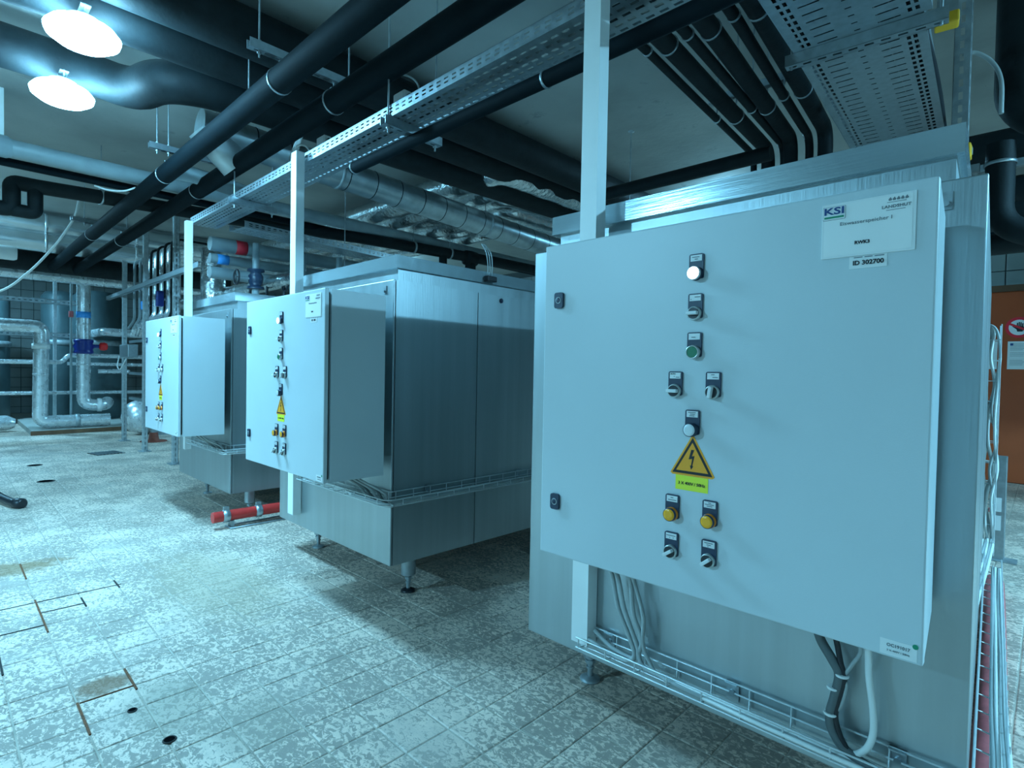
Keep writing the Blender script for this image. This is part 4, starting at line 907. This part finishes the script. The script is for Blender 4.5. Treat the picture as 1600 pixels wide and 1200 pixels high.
# plinth, vessels
pl = empty('plinth', 'low pale concrete plinth under the silver pipes at the far left', 'plinth', (-11.05, .99, 0)); MB().prism([(0, 0), (-.26, 2.1), (-4.05, 2.1), (-4.05, .02), (-2.9, .02)], 'z', .0006, .075).build('slab', m_conc, pl)
MB().prism([(.012, -.01), (-.248, 2.1), (-.26, 2.1), (0, 0)], 'z', .0006, .062).build('edge_board', m_wood, pl)
def vessel(x, y, r, h, label, mat=None):
    t = empty('storage_vessel', label, 'vessel', (x, y, .0755), 0, 'upright vessels at the far left')
    MB().lathe((0, 0, 0), [(r*.9, .0), (r, .04), (r, h-.12), (r*.8, h-.03), (r*.3, h)], 36).build('shell', mat or m_vessel, t)
    MB().lathe((0, 0, 1.42), [(r+.001, -.05), (r+.02, -.04), (r+.02, .04), (r+.001, .05)], 36).build('hoop', m_galvd, t); return t
vessel(-13.0, 2.12, .38, 2.4, 'teal-grey upright vessel behind the drop pipe with the blue valve')
vessel(-13.6, 1.65, .30, 2.4, 'darker upright vessel left behind the teal-grey one')
vessel(-13.3, .55, .36, 2.3, 'teal-grey upright vessel at the left picture edge', None)['label']
o = [q for q in C.objects if q.name.startswith('storage_vessel')][-1]; o.location.z = .0005
strut('slotted_post', 'thin slotted post standing on the plinth before the tile wall', -12.4, 1.42, .076, 2.85, .05, plate=False)
for k, (z, x) in enumerate(((2.12, -11.9), (1.57, -11.9))):
    r2 = empty('slotted_rail', 'slotted horizontal rail in front of the tile wall, %s' % ('upper', 'lower')[k], 'rail', (x, -1.5, z), math.pi/2, 'slotted rails at the far left'); m = MB()
    perf(m, (0, 0, -.04), (1, 0, 0), (0, 0, 1), None, 3.3, [(.02, 0, 0, 0), (.04, .018, .07, .035), (.02, 0, 0, 0)]); m.box((0, 0, .037), (3.3, .05, .04)); m.box((0, 0, -.04), (3.3, .05, -.037)); m.build('channel', m_galvd, r2, fix=False)
bs = empty('silver_barrel', 'rounded silver barrel end lying on the floor behind the rack', 'barrel', (-10.35, 2.30, .29)); MB().lathe((0, 0, 0), [(.03, .32), (.16, .29), (.24, .20), (.275, .06), (.28, -.9)], 28, (.65, -.76, 0)).build('shell', m_silver, bs)
cr = MB(); cr.box((-.25, .1, -.2895), (.25, .3, -.24)); cr.build('cradle', m_galvd, bs)
bf = empty('support_block', 'red-brown floor foot under the pipework beside the silver barrel', 'foot', (-9.30, 2.18, .0005)); MB().lathe((0, 0, 0), [(.17, 0), (.165, .012), (.07, .02), (.05, .13)], 20).build('foot_base', m_brick, bf); MB().cyl((0, 0, .12), (0, 0, .6), .04, 14).build('stub', m_galvd, bf)
low = empty('silver_pipe_end', 'silver pipe end lying low at the left picture edge', 'pipe', (-11.9, .35, .14)); MB().tube([(0, -1.0, 0), (0, .42, 0), (0, .52, -.01)], [.12, .12, .07], 20).build('cladding', m_silver, low); MB().box((-.1, .0, -.1395), (.1, .12, -.10)).build('support', m_galvd, low)
# black hose end on the floor at the left edge
hz = empty('hose_end', 'black bent hose end lying on the tiles at the left edge', 'hose', (-5.70, .36, .0012)); MB().tube(spline([(-.55, -.20, .17), (-.42, -.10, .10), (-.20, -.02, .045), (.02, .03, .035), (.12, .06, .036)]), [.03]*40, 12).build('hose_body', m_blackp, hz); MB().lathe((.08, .05, .034), [(.034, 0), (.04, .01), (.04, .07), (.03, .08)], 14, (.85, .5, 0)).build('coupling', m_blackp, hz)
# floor drains and grate
for (x, y, r, lb_) in ((-7.82, .73, .055, 'small dark floor opening, the farther of two in the aisle'), (-6.70, .705, .055, 'small dark floor opening, the nearer of two in the aisle'), (-2.07, .43, .011, 'small dark drain hole beside the rusty tile joints'), (-1.83, .473, .015, 'dark oval drain hole nearest to the camera')):
    t = empty('floor_hole', lb_, 'drain', (x, y, .0008), 0); MB().lathe((0, 0, 0), [(r*1.25, 0), (r*1.2, .0022), (r, .0026), (r*.96, .0012)], 24).build('ring', m_grime, t); MB().lathe((0, 0, 0), [(r*.97, .0012), (r*.5, .0014)], 24).build('opening', m_void, t)
fg = empty('floor_grate', 'rectangular slotted floor grate in the aisle near the rack posts', 'grate', (-8.50, 1.28, .0008), math.radians(12)); MB().box((0, 0, 0), (.30, .30, .003)).build('pan', m_void, fg)
for k in range(8): MB().box((.0, .01+.037*k, .003), (.30, .028+.037*k, .008)).build('bar', m_galv, fg)

# ------------------------------------------------------------------ right side behind the nearest tank
strut('slotted_post', 'dark slotted upright behind the lid of the nearest tank at upper right', -.345, 3.40, 1.25, CEIL, .062, 'slotted steel posts', False, m_galvd)
fat([(-.150, 3.8, CEIL), (-.150, 3.8, 2.50), (-.02, 3.8, 2.38), (1.2, 3.8, 2.38)], .105, 'thick black downpipe at the upper right corner', .14, 'black pipes at the right')
fat([(-.215, 3.75, 2.30), (-.215, 3.75, 1.90), (-.05, 3.75, 1.80), (1.2, 3.75, 1.80)], .06, 'black elbow pipe below the thick downpipe at the right', .12, 'black pipes at the right')
for k, (y, z, r) in enumerate(((4.7, 2.58, .11), (4.9, 2.34, .10), (4.6, 2.12, .085))):
    fat([(-.75, y, z), (2.4, y, z)], r, 'black pipe crossing behind the nearest tank at the right edge, %s of three' % ('upper', 'middle', 'lower')[k], .1, 'black pipes at the right')
fat([(-.9, 6.4, 2.35), (2.6, 6.4, 2.35)], .09, 'dark grey pipe crossing above the door at the right', .1, 'black pipes at the right', m_dark)
fat([(-.9, 6.6, 2.62), (2.6, 6.6, 2.62)], .10, 'black pipe crossing higher above the door', .1, 'black pipes at the right')
fat([(-.9, 6.9, 2.46), (2.6, 6.9, 2.46)], .085, 'black pipe crossing just above the tile strip over the door', .1, 'black pipes at the right')
ph = empty('pipe_hanger', 'bright curved pipe hanger on the black pipes at the upper right', 'hanger', (-.215, 3.75, 2.20)); MB().lathe((0, 0, 0), [(.061, -.008), (.066, -.008), (.066, .008), (.061, .008)], 22, (0, 0, 1)).build('clamp', m_galv, ph); MB().box((-.20, -.015, -.02), (-.08, .015, .02)).build('arm', m_galvd, ph)
channel('channel_hanger', 'dark channel across the upper right behind the nearest tank', (-.75, 4.2, 2.30), (1.4, 4.2, 2.30), (.1, 1.9), mat=m_galvd)
cable([(-.36, 3.55, 2.72), (-.31, 3.58, 2.72), (-.25, 3.6, 2.66), (-.215, 3.6, 2.56), (-.21, 3.6, 2.40)], .010, m_cable, 'pale cable curving down beside the slotted upright at the upper right')
y2 = empty('end_cap', 'small yellow end cap on the upright just above the nearest tank', 'cap', (-.325, 3.34, 2.13)); MB().box((-.03, -.03, 0), (.03, .03, .07), .006).build('cap', m_yellowcap, y2); MB().box((-.03, .02, .035), (.03, .06, .065)).build('arm', m_galvd, y2)
cp = empty('cover_post', 'short grey steel post with two white stickers standing right of the nearest tank', 'post', (-.205, 4.55, .0008))
MB().box((-.034, -.03, 0), (.030, .03, .640), .004).build('upright', m_galv, cp); MB().box((-.09, -.06, 0), (.09, .06, .006)).build('foot_plate', m_galvd, cp)
for z0, z1 in ((.30, .385), (.185, .275)): MB().box((-.022, -.0325, z0), (.010, -.0295, z1)).build('sticker', m_plate, cp)
for z in (.60, .30): m = MB(); m.cyl((-.034, 0, z), (-.12, -.02, z), .006, 8); m.build('rod', m_galv, cp); MB().cyl((-.034, 0, z), (-.050, -.004, z), .014, 10).build('nut', m_redp, cp)
